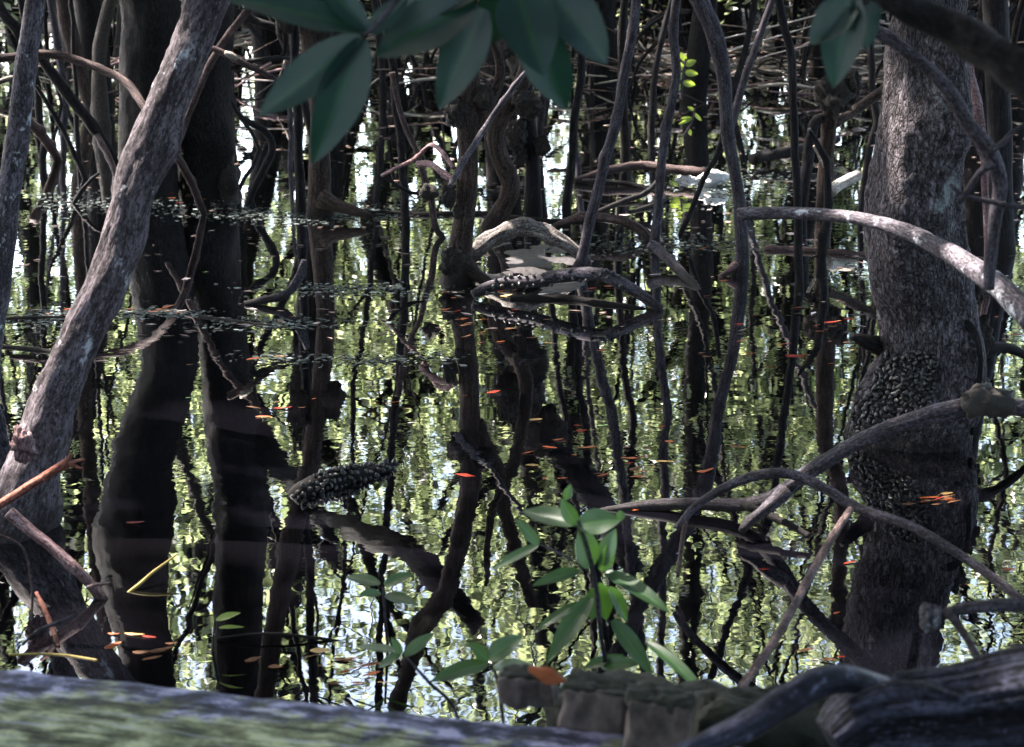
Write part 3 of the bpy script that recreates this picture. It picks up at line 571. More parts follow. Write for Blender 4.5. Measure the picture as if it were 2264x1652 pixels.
MB().tube([P(1895, 388.6, 7.9), P(1898, 387, 7.91)], [px(r, 7.8) for r in (10, 9)], sides=16, amp=.03).build('cut_face', 'stub_end', lg)
limb('dead_stick', 'thin pale stick leaning on the black lumped pole', 'stick', [(1800, 322, 3, 7.9), (1812, 348, 3.4, 7.9), (1824, 370, 3, 7.9), (1836, 396, 3, 7.9)], 'wood_pale')
limb('arching_root', 'pinkish pale root dropping behind the scaly trunk', 'root', [(2136, 120, 12, 6.5), (2146, 180, 12, 6.5), (2160, 240, 13, 6.4), (2170, 300, 10, 6.4), (2178, 380, 8, 6.4), (2182, 560, 7, 6.4), (2184, 620, 7, 6.4)], 'root_pink')
limb('snail_root', 'snail crusted root poking from the water left of the middle trunk', 'root', [(540, 672, 6, 6.12), (585, 664, 8, 6.12), (630, 652, 9, 6.12), (656, 625, 10, 6.12), (668, 600, 9, 6.12), (674, 575, 6, 6.12)], 'root_grey', amp=.4)['category'] = 'root'
limb('dead_stick', 'dark half sunk stick stretching left from the snail crusted root', 'stick', [(440, 700, 4, YW(700)), (520, 712, 5, YW(712)), (600, 722, 5, YW(722))], 'stem_dark')
limb('dead_stick', 'dark half sunk stick running to the leaning trunk', 'stick', [(-40, 765, 5, YW(765)), (40, 770, 6, YW(770)), (120, 780, 6, YW(780)), (190, 790, 5, YW(790))], 'stem_dark')
limb('floating_log', 'low dark log at the edge left of the leaning trunk', 'log', [(-60, 712, 7, YW(712)), (60, 706, 7, YW(706)), (150, 704, 6, YW(704)), (210, 706, 4, YW(706))], 'stem_dark')
# blurred branches nearer than the scaly trunk
limb('mangrove_branch', 'grey branch bowing across the scaly trunk from a cut end', 'branch', [(1630, 474, 13, 4.10), (1680, 472, 14, 4.08), (1760, 471, 13, 4.02), (1850, 477, 14, 3.92), (1929, 490, 15, 3.8), (2004, 511, 17, 3.68), (2072, 544, 20, 3.55), (2140, 584, 23, 3.4), (2208, 634, 27, 3.25), (2290, 715, 32, 3.1)], 'trunk_pale', sides=18, knots=3)
fb = thing('mangrove_branch', 'blurred grey branch forking down beside the scaly trunk', 'branch', P(2190, 330, 2.75))
MB().tube([P(x, y, 2.75) for x, y in ((1895, 45), (2004, 112), (2089, 190), (2140, 272), (2191, 340), (2211, 408), (2201, 476), (2190, 570), (2186, 640))], [px(r, 2.75) for r in (12, 13, 15, 16, 18, 16, 14, 14, 12)], sides=14, amp=.14, knots=3).build('branch', 'stem_grey', fb)
for pp in ([(2188, 332, 8), (2215, 318, 7), (2240, 292, 6), (2290, 262, 6)], [(2196, 360, 9), (2165, 385, 8), (2140, 420, 7), (2120, 450, 6)], [(2100, 408, 4), (2133, 432, 5), (2190, 446, 6), (2300, 466, 7)]):
    MB().tube([P(x, y, 2.73) for x, y, r in pp], [px(r, 2.73) for x, y, r in pp], amp=.14).build('twig', 'stem_grey', fb)
limb('mangrove_branch', 'out of focus dark branch slanting over the scaly trunk\'s top', 'branch', [(1930, -40, 30, 1.75), (2010, 22, 34, 1.75), (2106, 61, 36, 1.75), (2191, 115, 37, 1.73), (2270, 180, 38, 1.7), (2380, 260, 38, 1.68)], 'trunk_dark', sides=18)
limb('arching_root', 'big grey root bowing from the right into the water before the scaly trunk', 'root', [(2340, 908, 20, 3.55), (2264, 903, 20, 3.55), (2200, 900, 21, 3.55), (2116, 905, 21, 3.56), (2004, 934, 19, 3.6), (1902, 975, 18, 3.65), (1800, 1036, 17, 3.7), (1740, 1082, 18, 3.75), (1690, 1108, 17, 3.8), (1620, 1116, 15, 3.85), (1520, 1114, 14, 3.88), (1430, 1118, 13, 3.9), (1345, 1128, 9, 3.9), (1300, 1140, 6, 3.9)], 'root_grey', sides=22, amp=.14, knots=4, wob=.1)
tag(MB().blob(P(2178, 888, 3.52), px(58, 3.52), px(36, 3.52), px(36, 3.52), amp=.5, seg=34).build('root_knot', 'mud'), 'dark lump of mud and bark on the big bowing root', 'root')
limb('arching_root', 'root stub fanning out under the big bowing root', 'root', [(1740, 1085, 16, 3.72), (1700, 1120, 14, 3.7), (1660, 1150, 12, 3.7), (1640, 1175, 9, 3.68)], 'root_grey', amp=.3)
limb('arching_root', 'dark twisted root hanging from the big bowing root', 'root', [(1640, 1112, 9, 3.8), (1690, 1135, 9, 3.75), (1740, 1158, 8, 3.7), (1790, 1185, 7, 3.65)], 'stem_dark', amp=.3)
n_ = thing('arching_root', 'thin grey root looping over the big bowing root', 'root', P(1700, 1047, 3.4))
nn = [(1498, 1168, 7, 3.5), (1530, 1126, 9, 3.5), (1580, 1090, 10, 3.48), (1640, 1062, 11, 3.45), (1700, 1047, 12, 3.42), (1760, 1052, 12, 3.4), (1830, 1084, 12, 3.35), (1900, 1125, 12, 3.3), (2004, 1160, 11, 3.2), (2080, 1200, 11, 3.12), (2174, 1262, 11, 3.05), (2250, 1322, 10, 2.98), (2300, 1370, 9, 2.93)]
MB().tube([P(x, y, Y) for x, y, r, Y in nn], [px(r, Y) for x, y, r, Y in nn], sides=14, knots=5, wob=.2).build('root', 'stem_grey', n_)
MB().tube([P(1520, 1136, 3.5), P(1511, 1180, 3.48), P(1504, 1230, 3.42), P(1498, 1275, 3.38)], [px(r, 3.5) for r in (6, 6, 5, 4)]).build('rootlet', 'root_brown', n_)
limb('dead_stick', 'straight brown stick slanting from the thin looping root to the driftwood', 'stick', [(1880, 1128, 8, 3.25), (1850, 1172, 9, 3.1), (1800, 1258, 10, 2.85), (1715, 1413, 10, 2.5), (1637, 1522, 11, 2.28), (1600, 1580, 11, 2.18)], 'root_brown', knots=4, wob=.1)
tw = thing('mangrove_branch', 'blurred grey branch with a knotted end above the driftwood', 'branch', P(2058, 1365, 2.2))
MB().tube([P(2075, 1365, 2.2), P(2110, 1350, 2.2), P(2180, 1340, 2.2), P(2264, 1338, 2.2), P(2340, 1345, 2.2)], [px(r, 2.2) for r in (12, 14, 15, 16, 16)], sides=14).build('branch', 'stem_grey', tw)
MB().blob(P(2060, 1368, 2.2), px(30, 2.2), px(26, 2.2), px(30, 2.2), amp=.5).build('knot', 'trunk_pale', tw)
MB().tube([P(2090, 1350, 2.19), P(2120, 1385, 2.17), P(2145, 1425, 2.14), P(2175, 1480, 2.1)], [px(r, 2.2) for r in (11, 10, 9, 10)]).build('twig', 'stem_grey', tw)
rb = thing('broken_branch', 'red brown broken stick with splayed ends before the leaning trunk', 'branch', P(60, 1075, 3.2))
MB().tube([P(-60, 1155, 3.2), P(-10, 1122, 3.2), P(60, 1078, 3.2), P(120, 1040, 3.2), P(152, 1022, 3.2)], [px(r, 3.2) for r in (11, 10, 10, 10, 12)], amp=.1, knots=3).build('branch', 'root_red', rb)
for e in ((158, 1004, 5), (186, 1016, 4), (182, 1036, 4)):
    MB().tube([P(146, 1026, 3.2), P((146 + e[0]) / 2, (1024 + e[1]) / 2, 3.19), P(e[0], e[1], 3.18)], [px(r, 3.2) for r in (7, e[2], e[2] * .6)]).build('twig', 'root_red', rb)
limb('fallen_root', 'purplish pink root sloping into the water below the leaning trunk', 'root', [(20, 1132, 15, 3.4), (50, 1158, 14, 3.4), (102, 1200, 13, 3.38), (163, 1254, 13, 3.36), (205, 1298, 12, 3.35), (235, 1330, 8, 3.34)], 'root_pink', knots=4)
limb('dead_stick', 'small yellow brown twig jutting off the purplish root', 'stick', [(195, 1298, 4, 3.1), (215, 1292, 4, 3.08), (245, 1290, 3, 3.06)], 'root_brown')
limb('reed', 'dry yellow reed slanting out of the dark water', 'reed', [(282, 1312, 4, 3.38), (310, 1290, 4, 3.4), (340, 1264, 3.5, 3.43), (391, 1226, 2, 3.48)], 'reed', sides=8, amp=.03, knots=0)
limb('dead_stick', 'thin pale twig hanging below the leaning trunk\'s foot', 'stick', [(-10, 1180, 3, 3), (30, 1196, 3, 3), (56, 1222, 3, 3), (70, 1290, 3.4, 3), (71, 1340, 3, 3), (66, 1410, 2.6, 3)], 'root_brown', sides=8)
limb('dead_stick', 'blurred bluish twig near the lichen covered board', 'stick', [(50, 1425, 4, 2.4), (90, 1392, 5, 2.4), (130, 1376, 5, 2.4), (165, 1360, 3, 2.4)], 'root_grey', sides=8)
limb('dead_stick', 'red twig standing in the shallows near the board', 'stick', [(80, 1310, 4, 3.2), (100, 1350, 6, 3.17), (118, 1395, 6, 3.14), (130, 1430, 4, 3.1)], 'root_red', sides=8)
limb('reed', 'yellow green reed floating along the board', 'reed', [(20, 1448, 3, YW(1448)), (90, 1446, 3, YW(1446)), (150, 1450, 3.5, YW(1450)), (215, 1460, 3, YW(1460))], 'reed', sides=8, amp=.03, knots=0)
limb('dead_stick', 'thin dead twig bridging the water under the bright green leaf', 'stick', [(480, 1412, 3, 3.13), (560, 1402, 3, 3.13), (640, 1404, 3.6, 3.13), (760, 1420, 4, 3.13), (830, 1440, 3, 3.13)], 'stem_dark', sides=8)
SL = [(640, 1102, 12, 4.02), (672, 1086, 24, 4.02), (720, 1068, 28, 4.08), (780, 1054, 25, 4.13), (830, 1042, 17, 4.18), (880, 1028, 6, 4.25)]
sl = MB().tube([P(x, y, Y) for x, y, r, Y in SL], [px(r, Y) for x, y, r, Y in SL], sides=22, amp=.3, step=.012)
tag(sl.build('floating_log', 'stem_dark'), 'half sunk stub log thickly crusted with dark snails', 'log')
tag(MB().blob(Z(1575, 392, .05), px(30, 8.9), px(26, 8.9), px(18, 8.9), amp=.4, seg=44).build('rock', 'rock'), 'white rock sticking out of the water among grey stems', 'rock')
tag(MB().blob(Z(1515, 398, .0), px(22, 8.9), px(24, 8.9), px(12, 8.9), amp=.45, seg=44).build('rock', 'rock'), 'smaller low white rock left of the tall dark stem', 'rock')

# ================================================================== snails
def snail_mesh():
    mb = MB(); prof = [(0, .0), (.05, .30), (.18, .46), (.34, .52), (.46, .47), (.52, .40), (.64, .36), (.70, .28), (.82, .22), (.87, .15), (.96, .08), (1.0, .0)]
    k = 9
    for (h, r) in prof:
        for i in range(k):
            a = 6.28318 * i / k; rr = r * (1 + .12 * math.sin(a) * (1 - h))
            mb.v.append(Vector((rr * math.cos(a) * .020, rr * math.sin(a) * .017, (h - .4) * .022 + .0012 * math.sin(a)))); mb.b.append((0, 0, h))
    for j in range(len(prof) - 1):
        for i in range(k):
            a = j * k + i; b = j * k + (i + 1) % k; mb.f.append((a, b, b + k, a + k))
    return mb
SN = snail_mesh(); sn_me = SN.mesh('snail', 'snail')
def inside(poly, x, y):
    c = False; n = len(poly)
    for i in range(n):
        (x1, y1), (x2, y2) = poly[i], poly[i - 1]
        if (y1 > y) != (y2 > y) and x < (x2 - x1) * (y - y1) / (y2 - y1) + x1: c = not c
    return c
rs = random.Random(3)
def snails(mb, poly, gap, n_max, label, group, size=1.0, extra=None, holes=.0):
    bvh = BVHTree.FromPolygons(mb.v, mb.f); xs = [p[0] for p in poly]; ys = [p[1] for p in poly]; got = []
    for _ in range(9000):
        x, y = rs.uniform(min(xs), max(xs)), rs.uniform(min(ys), max(ys))
        if not inside(poly, x, y) or noise.noise(Vector((x * .03, y * .03, 5))) < holes - 1: continue
        if any((x - a) ** 2 + (y - b) ** 2 < gap * gap for a, b in got): continue
        hit, nrm, _, d = bvh.ray_cast(EYE, ray(x, y).normalized())
        if hit is None: continue
        got.append((x, y)); rim = nrm + Vector((rs.gauss(0, .55), rs.gauss(0, .3), rs.gauss(0, .55)))
        q = rim.to_track_quat('Z', 'Y') @ Matrix.Rotation(rs.uniform(0, 6.28), 3, 'Z').to_quaternion()
        m4 = Matrix.LocRotScale(hit + nrm * .004, q, Vector((1, 1, 1)) * size * rs.uniform(.7, 1.15))
        if len(got) <= n_max:
            o = bpy.data.objects.new('snail', sn_me); C.objects.link(o); o.matrix_world = m4; tag(o, label, 'snail', group)
        elif extra is not None:
            k = len(extra.v); extra.v += [m4 @ v for v in SN.v]; extra.b += SN.b; extra.f += [tuple(i + k for i in f) for f in SN.f]
        if len(got) >= n_max and extra is None: break
more = MB()
snails(rt, [(1962, 778), (2000, 790), (2030, 770), (2066, 790), (2070, 850), (2052, 905), (2030, 945), (1990, 955), (1900, 960), (1880, 925), (1915, 880), (1945, 820)], 9.5, 185,
       'dark snail packed in the dense cluster on the scaly trunk\'s flared foot', 'snails on the scaly trunk', .92, more)
snails(sl, [(645, 1095), (700, 1050), (800, 1022), (880, 1015), (872, 1045), (780, 1090), (680, 1125)], 10.5, 62, 'dark snail crusted on the half sunk stub log', 'snails on the stub log', .80, more)
AB = MB(); AB.v, AB.f = ar.v, ar.f
snails(ar, [(1040, 660), (1100, 615), (1210, 600), (1350, 595), (1400, 625), (1390, 650), (1280, 630), (1230, 660), (1170, 690), (1060, 670)], 13, 32, 'dark snail clinging to the low arching root', 'snails on the low arching root', .9)
tag(more.build('snail_crust', 'snail'), 'crust of further small snails filling the clusters', 'snails', kind='stuff')

# ================================================================== labels by neighbourhood
MARKS = [('the twin dark trunks', 395, 280), ('the leaning trunk', 215, 660), ('the leaning trunk\'s foot', 60, 1120), ('the burled middle trunk', 1020, 420), ('the S bent trunk', 1110, 330), ('the scaly trunk', 2030, 420),
         ('the snail cluster', 1990, 870), ('the snail crusted log', 760, 1065), ('the white rock', 1575, 392), ('the low arching root', 1290, 620), ('the humped root', 1150, 520), ('the black lumped pole', 1846, 250),
         ('the big bowing root', 1800, 1050), ('the leafy sapling', 1320, 1240), ('the lichen blotched trunk', 40, 300), ('the driftwood', 2050, 1540), ('the sawn plank ends', 1250, 1530), ('the tall dark stem', 1620, 450),
         ('the mossy board', 500, 1530), ('the hanging leaves', 780, 180), ('the kinked root', 1520, 620), ('the short dark trunk', 707, 440), ('the slanting brown stick', 1750, 1330), ('the grey bowing branch', 2100, 600)]
RANK = ['nearest'] + [w + ' nearest' for w in 'second third fourth fifth sixth seventh eighth ninth tenth eleventh twelfth thirteenth fourteenth fifteenth sixteenth seventeenth eighteenth nineteenth twentieth'.split()] + ['further out still'] * 40
def place_labels(items, fmt):
    """items: (object, x, y, description); words a label by the landmark beside it and, among equals, by closeness"""
    g = {}
    for o, x, y, d in items:
        nm, mx_, my = min(MARKS, key=lambda q: (q[1] - x) ** 2 + ((q[2] - y) * 1.3) ** 2)
        dx, dy = x - mx_, y - my
        rel = ('left of' if dx < 0 else 'right of') if abs(dx) > abs(dy) * .8 else ('beyond' if dy < 0 else 'in front of')
        g.setdefault((d, rel, nm), []).append((math.hypot(dx, dy), o))
    for (d, rel, nm), l in g.items():
        l.sort(key=lambda q: q[0])
        for i, (_, o) in enumerate(l):
            o['label'] = fmt.format(d, rel, nm) + ('' if len(l) == 1 else ', ' + RANK[i])

# ================================================================== leaves afloat
FL = """o 985 648 30,o 1003 660 22,r 1012 690 20,o 1028 706 26,o 985 745 20,o 1062 760 24,o 1242 760 14,o 1330 777 36,r 1092 868 40,o 1028 877 24,o 1168 1003 60,r 1030 1052 52,o 1216 990 44,o 1300 992 60,r 1385 990 40,o 1425 1012 50,r 1392 1026 30,y 1472 1022 60,
o 1335 1052 34,o 1418 1045 44,o 1560 1042 60,o 1634 990 46,o 834 895 26,o 872 892 40,p 912 936 34,o 648 702 20,o 335 692 36,r 352 686 22,p 402 689 28,o 378 428 30,r 400 450 26,y 440 440 16,r 1195 588 34,o 1150 592 26,r 1635 718 24,o 1806 722 22,
r 1842 714 40,r 1880 706 34,o 1640 755 40,o 1735 762 44,o 1660 784 30,r 1762 788 56,o 1838 806 30,o 1856 892 26,r 300 1158 56,r 1880 1245 40,r 2075 1105 46,o 2040 1112 30,b 2110 1112 40,o 2250 742 44,r 2245 778 30,o 2230 1262 40,o 2200 582 30,o 1555 550 20,
o 1600 622 26,o 1562 656 20,o 1765 682 24,g 455 602 20,o 520 626 14,g 1332 942 36,y 1456 906 22,o 1410 1130 30,p 1060 590 30,o 1075 645 24,y 1120 655 50,o 1350 635 44,r 1310 640 30,b 1400 655 30,p 1200 653 30,b 900 905 26,o 560 795 40,p 575 803 20,b 420 808 30,
g 420 882 34,b 620 790 30,o 2140 1295 24,b 2010 1118 40,o 730 1472 46,r 770 1486 60,o 820 1494 46,o 800 1470 34,b 690 1452 50,r 330 1410 40,b 380 1425 40,b 560 1460 46,b 610 1478 40,r 1690 1262 30,o 1850 1358 20,r 2270 1420 30,o 1830 1462 50,r 1860 1455 36,b 1780 1440 50""".replace('\n', '').split(',')
CM = {'o': ('leaf_orange', 'orange'), 'r': ('leaf_red', 'red'), 'y': ('leaf_ochre', 'yellow'), 'p': ('leaf_pale', 'pale'), 'g': ('leaf_green', 'green'), 'b': ('leaf_brown', 'brown')}
rl = random.Random(5); items = []
for (x0, x1, y0, y1, n) in ((1140, 1500, 930, 1065, 22), (1540, 1900, 690, 815, 18), (930, 1220, 640, 765, 18), (660, 860, 1440, 1515, 14), (250, 430, 1395, 1460, 9), (280, 420, 680, 700, 8), (360, 450, 420, 452, 7), (2150, 2270, 640, 800, 6), (1980, 2120, 1090, 1125, 9), (560, 900, 880, 930, 6), (40, 240, 620, 720, 6)):
    for _ in range(n): FL.append('%s %d %d %d' % (rl.choice('ooorbbby'), rl.uniform(x0, x1), rl.uniform(y0, y1), rl.uniform(18, 52) * (y0 + y1 + 600) / 2600))
for e in FL:
    c, x, y, l = e.split(); x, y, l = float(x), float(y), float(l); c0 = Z(x, y, .0)
    ln = l * c0.y / F * rl.uniform(.55, 1.05); an = rl.uniform(-.25, .6); d = Vector((math.cos(an), math.sin(an), rl.uniform(-.05, .08))) * ln
    mb = MB().leaf(c0 - d * .5 + Vector((0, 0, .003)), c0 + d * .5 + Vector((0, 0, .003)), ln * rl.uniform(.14, .36), Vector((rl.uniform(-.25, .25), -rl.uniform(-.1, .3), 1)), fold=rl.uniform(-.3, .5), curl=rl.uniform(-.14, .05), nu=8, nv=2, wave=.1, seed=rl.uniform(0, 9))
    o = mb.build('fallen_leaf', 'leaf_rust' if c == 'o' and rl.random() < .5 else CM[c][0]); tag(o, 'x', 'leaf', 'fallen leaves afloat on the swamp'); items.append((o, x, y, CM[c][1]))
place_labels(items, '{} fallen leaf afloat {} {}')

# scattered bits on the water: scum mats, bark crumbs, twig ends
rd = random.Random(8); mb = MB(); mb2 = MB()
for (x0, x1, y0, y1, n) in ((480, 980, 455, 492, 620), (40, 300, 425, 465, 160), (1480, 1760, 372, 450, 520), (1230, 1720, 520, 560, 360), (1880, 2000, 540, 620, 160), (0, 260, 680, 725, 220), (560, 1000, 622, 655, 260), (420, 760, 700, 730, 160), (560, 1000, 780, 806, 130), (250, 460, 682, 700, 140), (150, 560, 440, 480, 150)):
    for _ in range(int(n * 1.8)):
        c0 = Z(rd.gauss((x0 + x1) / 2, (x1 - x0) / 3.6), rd.gauss((y0 + y1) / 2, (y1 - y0) / 3.2), .0025); a = rd.uniform(0, 6.28); l = rd.uniform(.006, .034)
        mb.leaf(c0, c0 + Vector((math.cos(a), math.sin(a), 0)) * l, l * rd.uniform(.3, .8), Vector((rd.gauss(0, .1), rd.gauss(0, .1), 1)), fold=rd.uniform(-.2, .2))
for _ in range(1150):
    y = 120 + 640 * rd.random() ** 1.7; c0 = Z(rd.uniform(-100, 2360), y, .003); a = rd.gauss(0, .5); l = rd.uniform(.012, .06)
    if c0.y > 14: continue
    mb2.leaf(c0, c0 + Vector((math.cos(a), math.sin(a), 0)) * l, l * rd.uniform(.15, .5), Vector((rd.gauss(0, .15), rd.gauss(-.1, .15), 1)), fold=rd.uniform(-.3, .3))
tag(mb.build('floating_scum', 'scum'), 'dull green scum drifting in mats on the water', 'scum', kind='stuff')
tag(mb2.build('floating_debris', 'litter'), 'tiny leaf and bark crumbs strewn over the water', 'debris', kind='stuff')

# ================================================================== leafy plants in front
def blade(b, t, w, Y, Y2=None, tilt=(0, 0, 0), fold=.28, curl=.12, nu=14, nv=3, wave=.06):
    Y2 = Y2 or Y; B, T = P(b[0], b[1], Y), P(t[0], t[1], Y2)
    n = -ray(*b).normalized() + Vector(tilt)
    return MB().leaf(B, T, px(w, Y), n, fold=fold, curl=curl, nu=nu, nv=nv, wave=wave, seed=random.uniform(0, 6))
def plant(name, label, stems, leaves, Y, mat, root, cat='plant', stem_mat='stem_grey', lime=()):
    t = thing(name, label, cat, root)
    for st in stems:
        MB().tube([P(x, y, Y + dy) for x, y, r, dy in st], [px(r, Y) for x, y, r, dy in st], sides=8, amp=.08).build('stem', stem_mat, t)
    for i, (b, tp, w, *o) in enumerate(leaves):
        kw = o[0] if o else {}
        blade(b, tp, w, Y, Y + kw.pop('dy', 0), **kw).build('leaf', 'leaf_lime' if i in lime else mat, t)
    return t
YG = 2.42
plant('mangrove_sapling', 'leafy green sapling standing before the big bowing root', [[(1356, 1800, 7, 0), (1345, 1530, 6, 0), (1328, 1400, 6, 0), (1318, 1300, 6, 0), (1298, 1210, 5, 0), (1278, 1150, 4, 0)], [(1300, 1262, 3, 0), (1240, 1225, 3, 0), (1192, 1203, 2, 0)]],
      [((1276, 1160), (1150, 1122), 52, dict(tilt=(0, 0, .9), dy=.05)), ((1276, 1162), (1374, 1146), 62, dict(tilt=(.2, 0, .5))), ((1282, 1262), (1180, 1288), 34, dict(tilt=(0, 0, .9), dy=-.05)), ((1340, 1266), (1480, 1336), 44, dict(tilt=(.3, 0, .9), dy=-.08, curl=.2)),
       ((1308, 1322), (1207, 1460), 48, dict(tilt=(-.3, 0, .2), dy=-.06, fold=.4)), ((1284, 1332), (1178, 1392), 28, dict(tilt=(-.5, 0, .9), dy=-.04)), ((1354, 1372), (1446, 1492), 44, dict(tilt=(.3, 0, .3), dy=-.05, fold=.4)),
       ((1428, 1420), (1574, 1520), 34, dict(tilt=(.4, 0, .9), dy=-.1, curl=.3)), ((1294, 1476), (1378, 1445), 28, dict(tilt=(0, 0, .8))), ((1330, 1474), (1416, 1462), 36, dict(tilt=(0, 0, .6), dy=-.03)), ((1302, 1256), (1288, 1160), 58, dict(tilt=(.3, 0, 0))),
       ((1332, 1250), (1358, 1170), 44, dict(tilt=(-.4, 0, .1))), ((1330, 1262), (1352, 1200), 40, dict(tilt=(.5, 0, .2))), ((1190, 1204), (1142, 1148), 28, dict(tilt=(0, 0, .3))), ((1190, 1206), (1085, 1255), 26, dict(tilt=(-.2, 0, .8))), ((1372, 1150), (1372, 1128), 20, dict()),
       ((1322, 1290), (1350, 1380), 46, dict(tilt=(.2, 0, .1), dy=.06)), ((1320, 1300), (1300, 1378), 42, dict(tilt=(-.3, 0, .1), dy=.05)), ((1345, 1300), (1400, 1380), 38, dict(tilt=(.5, 0, .1), dy=.07)), ((1250, 1105), (1262, 1072), 22, dict(tilt=(.3, 0, .3))), ((1274, 1160), (1240, 1104), 36, dict(tilt=(-.4, 0, .3)))],
      YG, 'seedling', Z(1352, 1640, 0))
plant('seedling', 'small three leaved seedling left of the plank ends', [[(1140, 1830, 5, 0), (1104, 1530, 4, 0), (1084, 1470, 4, 0)]],
      [((1076, 1468), (956, 1497), 46, dict(tilt=(0, 0, 1.0), dy=-.06, curl=.15)), ((1080, 1456), (1154, 1404), 50, dict(tilt=(-.2, 0, .3))), ((1090, 1476), (1176, 1466), 36, dict(tilt=(0, 0, .9), dy=-.05)), ((1080, 1462), (1040, 1420), 34, dict(tilt=(.2, 0, .5)))], 2.35, 'seedling', Z(1130, 1640, 0))
plant('seedling', 'thin seedling with an upright leaf near the board', [[(1040, 1760, 4, 0), (1010, 1580, 4, 0), (950, 1510, 4, 0), (896, 1452, 3, 0)]],
      [((894, 1450), (960, 1397), 30, dict(tilt=(-.3, 0, .3))), ((886, 1446), (834, 1474), 26, dict(tilt=(0, 0, .9))), ((886, 1442), (782, 1422), 24, dict(tilt=(0, 0, 1), dy=.05)), ((888, 1446), (866, 1410), 20, dict(tilt=(0, 0, .4)))], 2.5, 'seedling', Z(1020, 1600, 0))
plant('seedling', 'four leaved seedling standing in the open water', [[(858, 1440, 3.5, 0), (852, 1370, 3.5, 0), (846, 1300, 3, 0)]],
      [((840, 1292), (762, 1270), 30, dict(tilt=(0, 0, .9), dy=.04)), ((850, 1294), (912, 1266), 30, dict(tilt=(-.2, 0, .7))), ((842, 1312), (796, 1312), 26, dict(tilt=(0, 0, 1), dy=-.04)), ((852, 1316), (922, 1332), 32, dict(tilt=(.1, 0, 1), dy=-.05))], 3.1, 'seedling', Z(858, 1440, 0))
plant('seedling', 'single bright green leaf sprouting above the mossy board', [[(470, 1445, 3, 0), (474, 1390, 3, 0), (478, 1372, 3, 0)]], [((478, 1371), (530, 1353), 18, dict(tilt=(0, 0, .8))), ((484, 1388), (540, 1384), 10, dict(tilt=(0, 0, .9)))], 3.08, 'leaf_lime', Z(470, 1440, 0))
plant('seedling', 'lime green sprig on the far bank beside a grey stem', [[(1506, 220, 3, 0), (1508, 180, 2.5, 0), (1516, 130, 2, 0)]], [((1512, 152), (1488, 138), 16, dict()), ((1514, 144), (1540, 134), 15, dict()), ((1512, 166), (1486, 176), 14, dict()), ((1514, 160), (1544, 164), 15, dict()), ((1516, 134), (1504, 116), 13, dict()), ((1510, 182), (1538, 188), 15, dict()), ((1510, 190), (1484, 198), 14, dict())], 11.0, 'leaf_lime', P(1506, 220, 11.0))
plant('seedling', 'lime green sprig over the water left of the tall dark stem', [[(1512, 300, 2.5, 0), (1530, 270, 2, 0), (1536, 240, 2, 0)]], [((1530, 262), (1505, 262), 9, dict()), ((1530, 262), (1500, 275), 9, dict()), ((1534, 250), (1552, 268), 8, dict()), ((1522, 285), (1528, 300), 9, dict()), ((1534, 244), (1520, 236), 8, dict())], 10.0, 'leaf_lime', P(1512, 300, 10.0))
YH = 1.78
plant('leafy_twig', 'twig with three big blurred teal leaves hanging before the short dark trunk', [[(1000, -160, 8, 0), (900, -30, 7, 0), (835, 50, 6, 0), (806, 78, 5, 0)]],
      [((812, 66), (492, -22), 74, dict(tilt=(0, 0, .7), fold=.2)), ((800, 84), (560, 256), 92, dict(tilt=(-.25, 0, .2), fold=.25)), ((800, 86), (692, 366), 104, dict(tilt=(.2, 0, 0), fold=.4, curl=.05)), ((812, 66), (690, -70), 56, dict(tilt=(0, 0, .5))), ((816, 72), (905, -10), 46, dict(tilt=(.2, 0, .4)))], YH, 'leaf_dark', P(1000, -160, YH), 'branch')
plant('leafy_twig', 'twig of dark overlapping teal leaves hanging over the burled middle trunk', [[(1180, -220, 9, 0), (1120, -80, 8, 0), (1085, 0, 7, 0)]],
      [((1050, 6), (822, 118), 118, dict(tilt=(-.2, 0, .4), fold=.3)), ((1070, 20), (966, 244), 96, dict(tilt=(-.1, 0, .1), fold=.3)), ((1140, -30), (1202, 160), 128, dict(tilt=(.1, 0, .1), dy=-.05)), ((1150, 20), (1262, 248), 112, dict(tilt=(.25, 0, .0), dy=.03)), ((1210, -30), (1350, 140), 110, dict(tilt=(.35, 0, .2))), ((1060, -20), (860, 20), 100, dict(tilt=(-.3, 0, .6), dy=.05)), ((1100, -30), (1085, 110), 84, dict(tilt=(0, 0, .1), dy=.06)), ((960, -60), (930, 70), 100, dict(tilt=(-.2, 0, .3), dy=.08)), ((1180, -60), (1290, 60), 90, dict(dy=.08))], YH + .03, 'leaf_dark', P(1180, -220, YH))
plant('leafy_twig', 'drooping very dark leaves hanging before the black lumped pole', [[(1990, -120, 10, 0), (1940, -30, 9, 0), (1900, 10, 7, 0)]],
      [((1880, -20), (1842, 196), 92, dict(tilt=(0, 0, .1), fold=.4)), ((1890, 0), (1786, 96), 80, dict(tilt=(-.3, 0, .3))), ((1900, -20), (1925, 110), 70, dict(tilt=(.4, 0, .1))), ((1960, -60), (1880, 50), 90, dict(dy=.05))], YH, 'leaf_dark', P(1990, -120, YH))

